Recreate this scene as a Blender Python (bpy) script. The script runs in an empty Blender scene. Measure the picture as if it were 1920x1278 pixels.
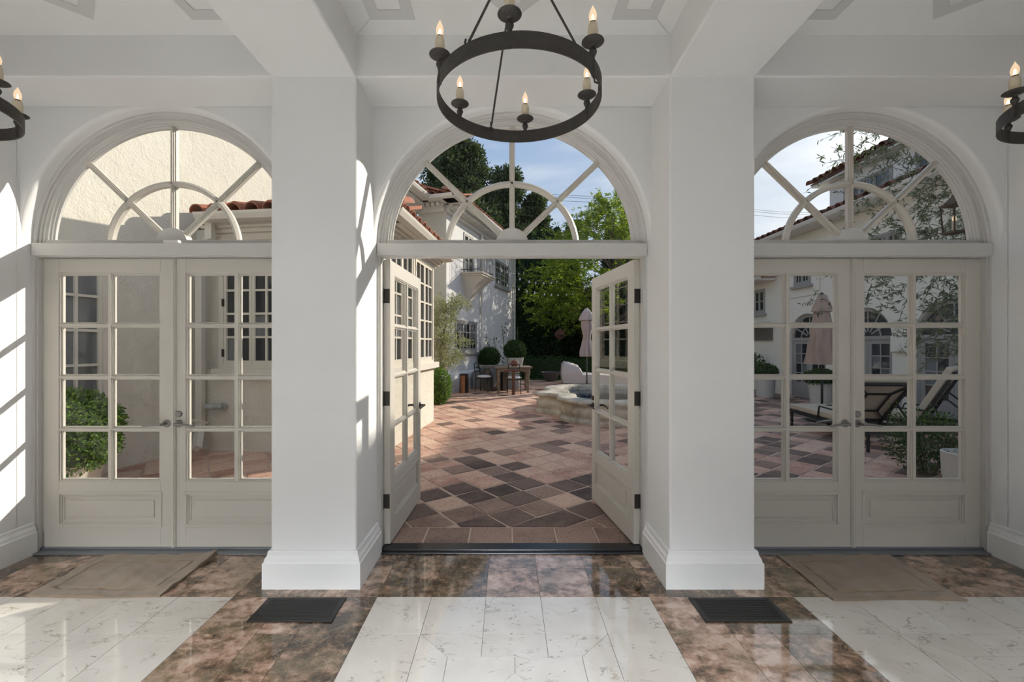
import bpy, bmesh, math, random
import numpy as np
from mathutils import Vector, Matrix

random.seed(7)
rng = np.random.default_rng(11)
sc = bpy.context.scene
COL = sc.collection
PI = math.pi
def R(a): return math.radians(a)

# ------------------------------------------------------------------ camera
cam_d = bpy.data.cameras.new('camera')
cam = bpy.data.objects.new('camera', cam_d); COL.objects.link(cam)
cam.location = (0, 0, 1.42)
cam.rotation_euler = (PI/2, 0, 0)
cam_d.sensor_width = 36.0
cam_d.lens = 797.0/1920*36
cam_d.shift_x = 10/1920.0
cam_d.shift_y = 7/1920.0
cam_d.clip_start = 0.05; cam_d.clip_end = 500
sc.camera = cam

# ------------------------------------------------------------------ light
SUN = Vector((1.45, 1.0, 0.80)).normalized()
sd = bpy.data.lights.new('sun', 'SUN'); sd.energy = 4.1; sd.angle = R(0.6); sd.color = (1.0, 0.925, 0.81)
so = bpy.data.objects.new('sun', sd); COL.objects.link(so)
so.rotation_euler = (-SUN).to_track_quat('-Z', 'Y').to_euler(); so.location = SUN*40

w = bpy.data.worlds.new('sky'); sc.world = w; w.use_nodes = True
nt = w.node_tree; nt.nodes.clear()
def wn(t, **k):
    n = nt.nodes.new(t)
    for a, b in k.items(): setattr(n, a, b)
    return n
tc = wn('ShaderNodeTexCoord'); sep = wn('ShaderNodeSeparateXYZ'); nt.links.new(tc.outputs['Generated'], sep.inputs[0])
ramp = wn('ShaderNodeValToRGB'); nt.links.new(sep.outputs[2], ramp.inputs[0])
cr = ramp.color_ramp; cr.elements[0].position = 0.0; cr.elements[0].color = (0.50, 0.58, 0.68, 1)
cr.elements[1].position = 0.75; cr.elements[1].color = (0.17, 0.28, 0.50, 1)
e = cr.elements.new(0.30); e.color = (0.28, 0.385, 0.56, 1)
mp = wn('ShaderNodeMapping'); nt.links.new(tc.outputs['Generated'], mp.inputs[0]); mp.inputs['Scale'].default_value = (1.2, 1.2, 5.0); mp.inputs['Rotation'].default_value = (0.25, 0.1, 0.3)
nz = wn('ShaderNodeTexNoise'); nz.inputs['Scale'].default_value = 2.6; nz.inputs['Detail'].default_value = 7; nz.inputs['Roughness'].default_value = 0.55; nt.links.new(mp.outputs[0], nz.inputs[0])
cl = wn('ShaderNodeValToRGB'); nt.links.new(nz.outputs[0], cl.inputs[0])
cl.color_ramp.elements[0].position = 0.40; cl.color_ramp.elements[0].color = (0, 0, 0, 1)
cl.color_ramp.elements[1].position = 0.78; cl.color_ramp.elements[1].color = (0.75, 0.75, 0.75, 1)
# glow of thin haze round the sun
nrm = wn('ShaderNodeVectorMath', operation='NORMALIZE'); nt.links.new(tc.outputs['Generated'], nrm.inputs[0])
dp = wn('ShaderNodeVectorMath', operation='DOT_PRODUCT'); nt.links.new(nrm.outputs[0], dp.inputs[0]); dp.inputs[1].default_value = SUN
mx = wn('ShaderNodeMath', operation='MAXIMUM'); nt.links.new(dp.outputs['Value'], mx.inputs[0]); mx.inputs[1].default_value = 0
pw = wn('ShaderNodeMath', operation='POWER'); nt.links.new(mx.outputs[0], pw.inputs[0]); pw.inputs[1].default_value = 5
fsum = wn('ShaderNodeMath', operation='MULTIPLY_ADD'); nt.links.new(pw.outputs[0], fsum.inputs[0]); fsum.inputs[1].default_value = 0.85; nt.links.new(cl.outputs[0], fsum.inputs[2])
fsum.use_clamp = True
mixc = wn('ShaderNodeMixRGB'); nt.links.new(fsum.outputs[0], mixc.inputs[0]); nt.links.new(ramp.outputs[0], mixc.inputs[1]); mixc.inputs[2].default_value = (0.62, 0.66, 0.71, 1)
glow = wn('ShaderNodeMath', operation='POWER'); nt.links.new(mx.outputs[0], glow.inputs[0]); glow.inputs[1].default_value = 30
gm = wn('ShaderNodeMixRGB', blend_type='ADD'); nt.links.new(glow.outputs[0], gm.inputs[0]); nt.links.new(mixc.outputs[0], gm.inputs[1]); gm.inputs[2].default_value = (0.95, 0.88, 0.76, 1)
bg = wn('ShaderNodeBackground'); nt.links.new(gm.outputs[0], bg.inputs[0]); bg.inputs[1].default_value = 1.0
wo = wn('ShaderNodeOutputWorld'); nt.links.new(bg.outputs[0], wo.inputs[0])

# fill lamps added behind the camera, aimed at the floor to brighten the room
CX = 0.037; BAY = 2.345; BAYS = [CX-BAY, CX, CX+BAY]
HW = 0.921; PW = 0.503
ROOM_BACK = -3.2
for bx, en in zip(BAYS, (50, 58, 18)):
    ad = bpy.data.lights.new('fill_light', 'AREA'); ad.shape = 'RECTANGLE'; ad.size = 1.8; ad.size_y = 1.2; ad.energy = en; ad.color = (0.92, 0.96, 1.0); ad.spread = R(32)
    ao = bpy.data.objects.new('fill_light', ad); COL.objects.link(ao); ao.location = (bx, ROOM_BACK-0.32, 2.3); ao.rotation_euler = (R(55), 0, 0)

vs = sc.view_settings
vs.view_transform = 'Standard'; vs.look = 'None'; vs.exposure = 0.40; vs.gamma = 1.0; vs.use_curve_mapping = False

# ------------------------------------------------------------------ materials
MATS = {}
class NB:
    def __init__(s, name):
        s.m = bpy.data.materials.new(name); s.m.use_nodes = True; s.t = s.m.node_tree; s.t.nodes.clear()
        s.out = s.n('ShaderNodeOutputMaterial'); MATS[name] = s.m
    def n(s, t, **k):
        x = s.t.nodes.new(t)
        for a, b in k.items():
            if a.startswith('i_'): x.inputs[a[2:].replace('_', ' ')].default_value = b
            else: setattr(x, a, b)
        return x
    def l(s, a, b): s.t.links.new(a, b)
    def coord(s, scale=(1,1,1), rot=(0,0,0), rand=False):
        tc = s.n('ShaderNodeTexCoord'); v = tc.outputs['Object']
        if rand:
            oi = s.n('ShaderNodeObjectInfo'); mu = s.n('ShaderNodeVectorMath', operation='SCALE'); mu.inputs[0].default_value = (37.0, 71.0, 13.0)
            s.l(oi.outputs['Random'], mu.inputs['Scale']); ad = s.n('ShaderNodeVectorMath', operation='ADD'); s.l(v, ad.inputs[0]); s.l(mu.outputs[0], ad.inputs[1]); v = ad.outputs[0]
        mp = s.n('ShaderNodeMapping'); mp.inputs['Scale'].default_value = scale; mp.inputs['Rotation'].default_value = rot; s.l(v, mp.inputs[0])
        return mp.outputs[0]
    def noise(s, vec, scale, detail=4, rough=0.5, dist=0.0):
        x = s.n('ShaderNodeTexNoise'); x.inputs['Scale'].default_value = scale; x.inputs['Detail'].default_value = detail
        x.inputs['Roughness'].default_value = rough; x.inputs['Distortion'].default_value = dist
        if vec is not None: s.l(vec, x.inputs['Vector'])
        return x.outputs[0]
    def ramp(s, fac, stops, interp='LINEAR'):
        x = s.n('ShaderNodeValToRGB'); cr = x.color_ramp; cr.interpolation = interp
        while len(cr.elements) < len(stops): cr.elements.new(0.5)
        for el, (p, c) in zip(cr.elements, stops):
            el.position = p; el.color = (c[0], c[1], c[2], 1) if len(c) == 3 else c
        s.l(fac, x.inputs[0]); return x.outputs[0]
    def mix(s, f, a, b, mode='MIX'):
        x = s.n('ShaderNodeMixRGB', blend_type=mode)
        for i, v in enumerate((f, a, b)):
            if isinstance(v, (int, float)): x.inputs[i].default_value = v
            elif isinstance(v, tuple): x.inputs[i].default_value = (v[0], v[1], v[2], 1)
            else: s.l(v, x.inputs[i])
        return x.outputs[0]
    def math(s, op, a, b=None):
        x = s.n('ShaderNodeMath', operation=op)
        for i, v in enumerate((a, b)):
            if v is None: continue
            if isinstance(v, (int, float)): x.inputs[i].default_value = v
            else: s.l(v, x.inputs[i])
        return x.outputs[0]
    def bsdf(s, color, rough=0.5, metal=0.0, spec=0.5, bump=None, bstr=0.2, bdist=0.01, **k):
        b = s.n('ShaderNodeBsdfPrincipled')
        if isinstance(color, tuple): b.inputs['Base Color'].default_value = (color[0], color[1], color[2], 1)
        else: s.l(color, b.inputs['Base Color'])
        if isinstance(rough, (int, float)): b.inputs['Roughness'].default_value = rough
        else: s.l(rough, b.inputs['Roughness'])
        b.inputs['Metallic'].default_value = metal; b.inputs['Specular IOR Level'].default_value = spec
        for a, v in k.items(): b.inputs[a.replace('_', ' ')].default_value = v
        if bump is not None:
            bn = s.n('ShaderNodeBump'); bn.inputs['Strength'].default_value = bstr; bn.inputs['Distance'].default_value = bdist
            s.l(bump, bn.inputs['Height']); s.l(bn.outputs[0], b.inputs['Normal'])
        return b.outputs[0]
    def done(s, sh): s.l(sh, s.out.inputs[0]); return s.m

def plain(name, col, rough=0.5, metal=0.0, var=0.06, scale=6.0, bstr=0.0, spec=0.5, bscale=None):
    b = NB(name); v = b.coord()
    n = b.noise(v, scale, 4)
    c = b.mix(n, tuple(x*(1-var) for x in col), tuple(min(1, x*(1+var)) for x in col))
    bump = b.noise(v, bscale or scale*6, 4) if bstr > 0 else None
    return b.done(b.bsdf(c, rough, metal, spec, bump, bstr))

plain('plaster', (0.80, 0.80, 0.795), 0.75, var=0.02, scale=2.2, bstr=0.10, bscale=22, spec=0.25)
plain('back_wall_dark', (0.22, 0.20, 0.18), 0.7, var=0.05)  # unseen back wall, darkened to cut its bounce
plain('ceiling_paint', (0.80, 0.80, 0.79), 0.8, var=0.02, scale=2.0, bstr=0.08, bscale=18, spec=0.2)
plain('ceiling_band', (0.62, 0.62, 0.61), 0.8, var=0.03, scale=4, spec=0.2)
plain('trim_white', (0.82, 0.82, 0.81), 0.38, var=0.01, bstr=0.02, bscale=60)
plain('door_paint', (0.58, 0.545, 0.485), 0.42, var=0.03, scale=3, bstr=0.03, bscale=70)
plain('frame_paint', (0.60, 0.585, 0.56), 0.42, var=0.02, scale=3)
plain('sill_metal', (0.20, 0.21, 0.23), 0.3, metal=0.5)
plain('black_sill', (0.012, 0.012, 0.014), 0.22, metal=0.3)
plain('handle_metal', (0.27, 0.26, 0.25), 0.36, metal=0.7)
plain('hinge_bronze', (0.045, 0.04, 0.035), 0.5, metal=0.5)
plain('vent_black', (0.022, 0.020, 0.018), 0.38, metal=0.3)
plain('iron', (0.055, 0.050, 0.046), 0.55, metal=0.35, var=0.35, scale=30, bstr=0.3, bscale=90)
plain('candle', (0.72, 0.62, 0.46), 0.6, var=0.15, scale=25, bstr=0.5, bscale=45)
plain('socket', (0.16, 0.08, 0.03), 0.5)
plain('sensor_plastic', (0.72, 0.70, 0.66), 0.5)

b = NB('mat_towel'); v = b.coord(); n1 = b.noise(v, 5, 5); n2 = b.noise(v, 260, 3, 0.7)
b.done(b.bsdf(b.mix(n1, (0.19, 0.138, 0.090), (0.34, 0.26, 0.178)), 0.95, 0, 0.1, n2, 0.5, 0.01, Sheen_Weight=0.3))

# cream limestone floor tile: short brown fossil marks and hairline veins
b = NB('marble_cream'); v = b.coord(rand=True)
cloud = b.noise(v, 3.0, 5, 0.6)
base = b.ramp(cloud, [(0.3, (0.56, 0.515, 0.455)), (0.7, (0.68, 0.645, 0.59))])
wv = b.coord((1.0, 2.2, 1), rot=(0, 0, 0.5), rand=True)
vn = b.noise(wv, 5.0, 7, 0.62, 0.6)
ridge = b.math('ABSOLUTE', b.math('SUBTRACT', vn, 0.5))
line = b.ramp(ridge, [(0.0, (1, 1, 1)), (0.016, (0, 0, 0))])
patch = b.ramp(b.noise(v, 9.0, 3), [(0.49, (0, 0, 0)), (0.61, (1, 1, 1))])
vein = b.mix(1.0, line, patch, 'MULTIPLY')
sp = b.noise(b.coord((1.0, 2.6, 1), rot=(0, 0, -0.4), rand=True), 24.0, 3, 0.5)
speck = b.ramp(sp, [(0.69, (0, 0, 0)), (0.73, (1, 1, 1))])
mk = b.mix(1.0, vein, speck, 'ADD')
colr = b.mix(b.math('MULTIPLY', mk, 0.75), base, (0.18, 0.125, 0.08))
b.done(b.bsdf(colr, 0.07, 0, 0.9, Coat_Weight=0.35, Coat_Roughness=0.04))

# brown / pink breccia marble, tint set per tile
b = NB('marble_brown'); v = b.coord(rand=True)
n1 = b.noise(v, 19.0, 10, 0.68, 0.5)
n2 = b.noise(b.coord((1, 1.7, 1), rot=(0, 0, 0.7), rand=True), 6.0, 9, 0.64, 0.5)
oi = b.n('ShaderNodeObjectInfo')
f = b.math('ADD', b.math('MULTIPLY', n2, 0.60), b.math('MULTIPLY', n1, 0.45))
f2 = b.math('ADD', f, b.math('MULTIPLY', b.math('SUBTRACT', oi.outputs['Random'], 0.5), 0.16))
colr = b.ramp(f2, [(0.40, (0.030, 0.019, 0.012)), (0.48, (0.085, 0.052, 0.032)), (0.535, (0.20, 0.125, 0.080)), (0.59, (0.38, 0.235, 0.165)), (0.67, (0.58, 0.42, 0.33))])
olive = b.ramp(b.noise(v, 3.1, 4), [(0.48, (0, 0, 0)), (0.66, (1, 1, 1))])
colr = b.mix(b.math('MULTIPLY', olive, 0.5), colr, (0.20, 0.17, 0.10))
vn = b.noise(v, 11.0, 6, 0.6, 1.2)
line = b.ramp(b.math('ABSOLUTE', b.math('SUBTRACT', vn, 0.5)), [(0.0, (1, 1, 1)), (0.014, (0, 0, 0))])
colr = b.mix(b.math('MULTIPLY', line, 0.45), colr, (0.50, 0.40, 0.29))
b.done(b.bsdf(colr, 0.07, 0, 0.9, Coat_Weight=0.35, Coat_Roughness=0.04))
plain('floor_grout', (0.10, 0.085, 0.07), 0.8)

# glass: real thin panes
def glass(name, tint=(1, 1, 1), rough=0.0, k=1.0):
    b = NB(name); fr = b.n('ShaderNodeFresnel'); fr.inputs['IOR'].default_value = 1.45
    tr = b.n('ShaderNodeBsdfTransparent'); tr.inputs[0].default_value = (*tint, 1)
    gl = b.n('ShaderNodeBsdfGlossy'); gl.inputs['Roughness'].default_value = rough
    ms = b.n('ShaderNodeMixShader'); geo = b.n('ShaderNodeNewGeometry'); front = b.math('SUBTRACT', 1.0, geo.outputs['Backfacing'])
    b.l(b.math('MULTIPLY', b.math('MULTIPLY', b.math('POWER', fr.outputs[0], 1.15), k), front), ms.inputs[0]); b.l(tr.outputs[0], ms.inputs[1]); b.l(gl.outputs[0], ms.inputs[2])
    return b.done(ms.outputs[0])
glass('pane_glass', (0.985, 0.99, 0.985), 0.0, 0.8)
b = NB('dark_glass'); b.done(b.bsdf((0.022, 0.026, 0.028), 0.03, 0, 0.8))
b = NB('curtain_glass'); v = b.coord((1, 1, 0.15)); b.done(b.bsdf(b.mix(b.noise(v, 9, 3), (0.05, 0.055, 0.058), (0.24, 0.25, 0.25)), 0.06, 0, 0.6))
# candle bulb: clear glass with the lit filament inside
b = NB('bulb_glass'); tr = b.n('ShaderNodeBsdfTransparent'); em = b.n('ShaderNodeEmission'); em.inputs[0].default_value = (1.0, 0.70, 0.42, 1); em.inputs[1].default_value = 1.05
gl = b.n('ShaderNodeBsdfGlossy'); gl.inputs['Roughness'].default_value = 0.03
m1 = b.n('ShaderNodeMixShader'); m1.inputs[0].default_value = 0.42; b.l(tr.outputs[0], m1.inputs[1]); b.l(em.outputs[0], m1.inputs[2])
m2 = b.n('ShaderNodeMixShader'); m2.inputs[0].default_value = 0.10; b.l(m1.outputs[0], m2.inputs[1]); b.l(gl.outputs[0], m2.inputs[2]); b.done(m2.outputs[0])
b = NB('filament'); em = b.n('ShaderNodeEmission'); em.inputs[0].default_value = (1.0, 0.72, 0.36, 1); em.inputs[1].default_value = 14; b.done(em.outputs[0])

# exterior
def stucco(name, c0, c1, bs=0.5, scale=1.2):
    b = NB(name); v = b.coord()
    n = b.noise(v, scale, 6, 0.6); big = b.noise(v, 5.0, 8, 0.65, 0.8)
    crack = b.ramp(b.math('ABSOLUTE', b.math('SUBTRACT', b.noise(v, 1.7, 5, 0.6, 0.8), 0.5)), [(0, (1, 1, 1)), (0.004, (0, 0, 0))])
    col = b.mix(b.math('MULTIPLY', crack, 0.35), b.mix(n, c0, c1), tuple(x*0.55 for x in c0))
    b.done(b.bsdf(col, 0.9, 0, 0.15, b.math('ADD', big, b.math('MULTIPLY', b.noise(v, 40, 4), 0.4)), bs, 0.03))
stucco('stucco_cream', (0.58, 0.54, 0.45), (0.69, 0.65, 0.56), 0.7)
stucco('stucco_white', (0.62, 0.60, 0.565), (0.74, 0.72, 0.69), 0.3)
stucco('stucco_yellow', (0.66, 0.63, 0.54), (0.76, 0.73, 0.63), 0.3)
plain('ext_trim', (0.62, 0.58, 0.50), 0.5, var=0.05)
plain('ext_sash', (0.60, 0.55, 0.46), 0.5, var=0.05)
plain('grey_sash', (0.30, 0.285, 0.26), 0.55, var=0.06)
plain('gutter_white', (0.66, 0.64, 0.59), 0.4, var=0.04)
plain('stone_sill', (0.50, 0.44, 0.36), 0.85, var=0.15, bstr=0.3)
plain('galvanised', (0.42, 0.44, 0.42), 0.45, metal=0.4)
b = NB('roof_clay'); oi = b.n('ShaderNodeObjectInfo'); v = b.coord(rand=True)
c = b.mix(oi.outputs['Random'], (0.24, 0.075, 0.038), (0.46, 0.19, 0.11)); c = b.mix(b.ramp(b.noise(v, 7, 5), [(0.45, (0, 0, 0)), (0.75, (1, 1, 1))]), c, (0.30, 0.17, 0.12))
b.done(b.bsdf(c, 0.85, 0, 0.2, b.noise(v, 50, 3), 0.3))
plain('roof_dark', (0.10, 0.05, 0.035), 0.9, var=0.2)
b = NB('roof_clay_old'); oi = b.n('ShaderNodeObjectInfo'); v = b.coord(rand=True)
b.done(b.bsdf(b.mix(oi.outputs['Random'], (0.10, 0.045, 0.03), (0.24, 0.11, 0.075)), 0.9, 0, 0.2, b.noise(v, 50, 3), 0.3))

def paving(name, stops, island=False):
    b = NB(name); v = b.coord(rand=not island)
    n = b.noise(v, 9, 8, 0.68); pit = b.ramp(b.noise(b.coord((1, 1.6, 1), rot=(0, 0, 0.6)), 42, 5, 0.65), [(0.36, (1, 1, 1)), (0.44, (0, 0, 0))])
    if island:
        g = b.n('ShaderNodeNewGeometry'); rnd = g.outputs['Random Per Island']
    else: rnd = b.n('ShaderNodeObjectInfo').outputs['Random']
    f = b.math('ADD', b.math('SUBTRACT', b.math('MULTIPLY', b.math('ADD', n, b.noise(v, 4.0, 3)), 0.62), 0.12), b.math('MULTIPLY', rnd, 0.42))
    c = b.ramp(f, stops)
    c = b.mix(b.math('MULTIPLY', pit, 0.7), c, (0.035, 0.022, 0.018))
    h = b.math('SUBTRACT', b.noise(v, 30, 6, 0.7), b.math('MULTIPLY', pit, 0.6))
    b.done(b.bsdf(c, 0.8, 0, 0.25, h, 0.45, 0.012))
PK = [(0.20, (0.25, 0.135, 0.098)), (0.45, (0.40, 0.225, 0.165)), (0.62, (0.54, 0.325, 0.24)), (0.85, (0.63, 0.425, 0.31))]
DK = [(0.20, (0.045, 0.030, 0.025)), (0.5, (0.095, 0.066, 0.054)), (0.85, (0.19, 0.13, 0.10))]
BR = [(0.20, (0.11, 0.07, 0.054)), (0.5, (0.205, 0.133, 0.102)), (0.85, (0.33, 0.22, 0.168))]
for nm, st in (('pave_pink', PK), ('pave_dark', DK), ('pave_brown', BR)):
    paving(nm, st); paving(nm+'_far', st, True)
plain('mortar', (0.46, 0.34, 0.26), 0.9, var=0.2, scale=5, bstr=0.3, bscale=60)
plain('lawn_soil', (0.05, 0.075, 0.025), 0.95, var=0.4, scale=2)

b = NB('fountain_stone'); v = b.coord(); n = b.noise(v, 3, 8, 0.65); pit = b.ramp(b.noise(v, 38, 4, 0.6), [(0.30, (1, 1, 1)), (0.40, (0, 0, 0))])
c = b.ramp(n, [(0.3, (0.22, 0.19, 0.14)), (0.5, (0.44, 0.40, 0.33)), (0.7, (0.60, 0.56, 0.48))]); c = b.mix(b.math('MULTIPLY', pit, 0.6), c, (0.12, 0.10, 0.075))
b.done(b.bsdf(c, 0.9, 0, 0.2, b.math('SUBTRACT', b.noise(v, 18, 6, 0.7), b.math('MULTIPLY', pit, 0.5)), 0.6, 0.03))
b = NB('water'); v = b.coord(); b.done(b.bsdf((0.02, 0.035, 0.06), 0.03, 0, 0.9, b.noise(v, 7, 3), 0.25, 0.02))
b = NB('fabric_taupe'); v = b.coord((1, 1, 0.2)); b.done(b.bsdf(b.mix(b.noise(v, 8, 4), (0.30, 0.215, 0.17), (0.40, 0.30, 0.24)), 0.9, 0, 0.15, b.noise(b.coord(), 120, 2), 0.2))
plain('fabric_pink', (0.46, 0.37, 0.33), 0.9, var=0.08, bstr=0.2)
plain('fabric_cover', (0.62, 0.55, 0.50), 0.9, var=0.08, scale=3, bstr=0.3, bscale=14)
plain('cushion_cream', (0.44, 0.37, 0.275), 0.9, var=0.06, bstr=0.2)
plain('cushion_white', (0.78, 0.76, 0.74), 0.9, var=0.03)
plain('black_metal', (0.016, 0.016, 0.017), 0.45, metal=0.3)
plain('pole_grey', (0.10, 0.095, 0.09), 0.5)
plain('planter_white', (0.50, 0.48, 0.43), 0.7, var=0.08, bstr=0.15)
plain('planter_cream', (0.68, 0.655, 0.58), 0.6, var=0.05)
plain('planter_grey', (0.26, 0.26, 0.25), 0.8, var=0.15, bstr=0.2)
plain('terracotta', (0.20, 0.085, 0.05), 0.7, var=0.4, scale=18, bstr=0.4)
plain('copper', (0.42, 0.22, 0.13), 0.32, metal=0.9, var=0.3, scale=3)
b = NB('wood_weathered'); v = b.coord((1, 9, 9)); b.done(b.bsdf(b.mix(b.noise(v, 3, 6, 0.6), (0.16, 0.12, 0.085), (0.34, 0.27, 0.20)), 0.85, 0, 0.2, b.noise(v, 9, 5), 0.3))
plain('wood_red', (0.12, 0.055, 0.035), 0.7, var=0.3, bstr=0.2)
plain('wood_grey', (0.13, 0.12, 0.10), 0.8, var=0.3, bstr=0.2)
plain('bark', (0.14, 0.11, 0.085), 0.95, var=0.4, scale=9, bstr=0.6, bscale=30)
plain('wicker', (0.16, 0.08, 0.06), 0.85, var=0.3, bstr=0.4)
plain('wire', (0.02, 0.02, 0.02), 0.6)
plain('lantern_metal', (0.10, 0.075, 0.055), 0.5, metal=0.5)
b = NB('string_bulb'); b.done(b.bsdf((0.75, 0.74, 0.70), 0.15, 0, 0.6))

def leafmat(name, c0, c1, trans=0.35, rough=0.5):
    b = NB(name); g = b.n('ShaderNodeNewGeometry')
    c = b.mix(g.outputs['Random Per Island'], c0, c1)
    d = b.bsdf(c, rough, 0, 0.35)
    t = b.n('ShaderNodeBsdfTranslucent'); b.l(b.mix(1.0, c, (1.35, 1.45, 0.55), 'MULTIPLY'), t.inputs[0])
    ms = b.n('ShaderNodeMixShader'); ms.inputs[0].default_value = trans; b.l(d, ms.inputs[1]); b.l(t.outputs[0], ms.inputs[2])
    b.done(ms.outputs[0])
leafmat('leaf_box', (0.045, 0.10, 0.018), (0.16, 0.26, 0.05), 0.3)
leafmat('leaf_boxdark', (0.02, 0.05, 0.012), (0.07, 0.12, 0.03), 0.25)
leafmat('leaf_olive', (0.06, 0.085, 0.045), (0.17, 0.20, 0.13), 0.2)
leafmat('leaf_olive_pale', (0.16, 0.17, 0.10), (0.36, 0.36, 0.25), 0.3)
leafmat('leaf_pine', (0.018, 0.034, 0.016), (0.11, 0.14, 0.060), 0.2, 0.7)
leafmat('leaf_cypress', (0.010, 0.025, 0.012), (0.04, 0.075, 0.028), 0.12, 0.7)
leafmat('leaf_bright', (0.08, 0.15, 0.024), (0.31, 0.35, 0.065), 0.48)
leafmat('leaf_hedge', (0.010, 0.022, 0.010), (0.045, 0.075, 0.022), 0.15, 0.7)
leafmat('leaf_grass', (0.04, 0.10, 0.02), (0.11, 0.20, 0.04), 0.3)

# ------------------------------------------------------------------ mesh helpers
class MB:
    def __init__(s): s.v = []; s.f = []; s.m = []
    def add(s, vs, fs, mi=0):
        o = len(s.v); s.v += [tuple(p) for p in vs]; s.f += [tuple(i+o for i in f) for f in fs]; s.m += [mi]*len(fs); return s
    def box(s, x0, x1, y0, y1, z0, z1, mi=0):
        return s.add([(x0,y0,z0),(x1,y0,z0),(x1,y1,z0),(x0,y1,z0),(x0,y0,z1),(x1,y0,z1),(x1,y1,z1),(x0,y1,z1)],
                     [(0,3,2,1),(4,5,6,7),(0,1,5,4),(1,2,6,5),(2,3,7,6),(3,0,4,7)], mi)
    def ext(s, pts, vec, mi=0):            # extrude a planar polygon along a vector
        n = len(pts); v = Vector(vec); a = [Vector(p) for p in pts]
        return s.add(a + [p+v for p in a], [tuple(range(n))[::-1], tuple(range(n, 2*n))] + [(i, (i+1) % n, n+(i+1) % n, n+i) for i in range(n)], mi)
    def prism(s, poly, z0, z1, mi=0): return s.ext([(p[0], p[1], z0) for p in poly], (0, 0, z1-z0), mi)
    def beam(s, p, q, w, h, up=(0, 0, 1), mi=0):   # box between two points, w sideways, h along up
        p = Vector(p); q = Vector(q); d = (q-p).normalized(); sd = d.cross(Vector(up))
        if sd.length < 1e-4: sd = d.cross(Vector((1, 0, 0)))
        sd.normalize(); u = sd.cross(d).normalized(); a = sd*(w/2); c = u*(h/2)
        return s.ext([p-a-c, p+a-c, p+a+c, p-a+c], q-p, mi)
    def tube(s, pts, r, n=8, mi=0, caps=True):
        pts = [Vector(p) for p in pts]; k = len(pts); rr = r if isinstance(r, (list, tuple)) else [r]*k
        vs = []; prev = None
        for i, p in enumerate(pts):
            t = (pts[min(i+1, k-1)]-pts[max(i-1, 0)]).normalized()
            if prev is None:
                a = t.cross(Vector((0, 0, 1)))
                if a.length < 0.05: a = t.cross(Vector((1, 0, 0)))
            else: a = prev - t*prev.dot(t)
            a.normalize(); prev = a; bb = t.cross(a)
            for j in range(n):
                th = 2*PI*j/n; vs.append(p + (a*math.cos(th)+bb*math.sin(th))*rr[i])
        fs = [(i*n+j, i*n+(j+1) % n, (i+1)*n+(j+1) % n, (i+1)*n+j) for i in range(k-1) for j in range(n)]
        if caps: fs += [tuple(range(n))[::-1], tuple((k-1)*n+j for j in range(n))]
        return s.add(vs, fs, mi)
    def ring(s, c, rad, r, n=24, m=6, axis='z', mi=0):    # closed torus
        vs = []; c = Vector(c)
        for i in range(n):
            a = 2*PI*i/n
            for j in range(m):
                t = 2*PI*j/m; q = (rad+r*math.cos(t))
                p = (q*math.cos(a), q*math.sin(a), r*math.sin(t))
                p = {'z': p, 'y': (p[0], p[2], p[1]), 'x': (p[2], p[0], p[1])}[axis]
                vs.append(c+Vector(p))
        return s.add(vs, [(i*m+j, ((i+1) % n)*m+j, ((i+1) % n)*m+(j+1) % m, i*m+(j+1) % m) for i in range(n) for j in range(m)], mi)
    def lathe(s, prof, c=(0, 0, 0), n=20, mod=None, axis='z', mi=0):
        vs = []; fs = []; c = Vector(c)
        for r, z in prof:
            for j in range(n):
                a = 2*PI*j/n; q = r*(mod(a, z) if mod else 1)
                p = (q*math.cos(a), q*math.sin(a), z)
                p = {'z': p, 'y': (p[0], p[2], p[1]), 'x': (p[2], p[0], p[1])}[axis]
                vs.append(c+Vector(p))
        k = len(prof)
        for i in range(k-1):
            for j in range(n): fs.append((i*n+j, i*n+(j+1) % n, (i+1)*n+(j+1) % n, (i+1)*n+j))
        fs += [tuple(range(n))[::-1], tuple((k-1)*n+j for j in range(n))]
        return s.add(vs, fs, mi)
    def arch(s, prof, cx, zc, a0=0.0, a1=PI, n=48, mi=0, close=True, caps=True):   # sweep a closed (radius, y) outline round an arch
        k = len(prof); vs = []; fs = []
        for i in range(n+1):
            a = a0+(a1-a0)*i/n
            for r, y in prof: vs.append((cx+r*math.cos(a), y, zc+r*math.sin(a)))
        m = k if close else k-1
        for i in range(n):
            for j in range(m): fs.append((i*k+j, i*k+(j+1) % k, (i+1)*k+(j+1) % k, (i+1)*k+j))
        if caps and close: fs += [tuple(range(k)), tuple(n*k+j for j in range(k))[::-1]]
        return s.add(vs, fs, mi)
    def run(s, path, prof, mi=0, flip=1):       # mitred skirting: path of (x, y), closed profile of (offset, z)
        k = len(prof); n = len(path); P = [Vector((p[0], p[1])) for p in path]; vs = []
        for i, p in enumerate(P):
            d0 = (P[i]-P[i-1]).normalized() if i > 0 else None; d1 = (P[i+1]-P[i]).normalized() if i < n-1 else None
            n0 = Vector((d0.y, -d0.x)) if d0 else None; n1 = Vector((d1.y, -d1.x)) if d1 else None
            if n0 is None: m = n1
            elif n1 is None: m = n0
            else:
                m = n0+n1; m = m/(m.length_squared/2)*1.0 if m.length > 1e-6 else n0
            m = m*flip
            for o, z in prof: vs.append((p.x+m.x*o, p.y+m.y*o, z))
        fs = [(i*k+j, i*k+(j+1) % k, (i+1)*k+(j+1) % k, (i+1)*k+j) for i in range(n-1) for j in range(k)]
        fs += [tuple(range(k)), tuple((n-1)*k+j for j in range(k))[::-1]]
        return s.add(vs, fs, mi)
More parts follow.
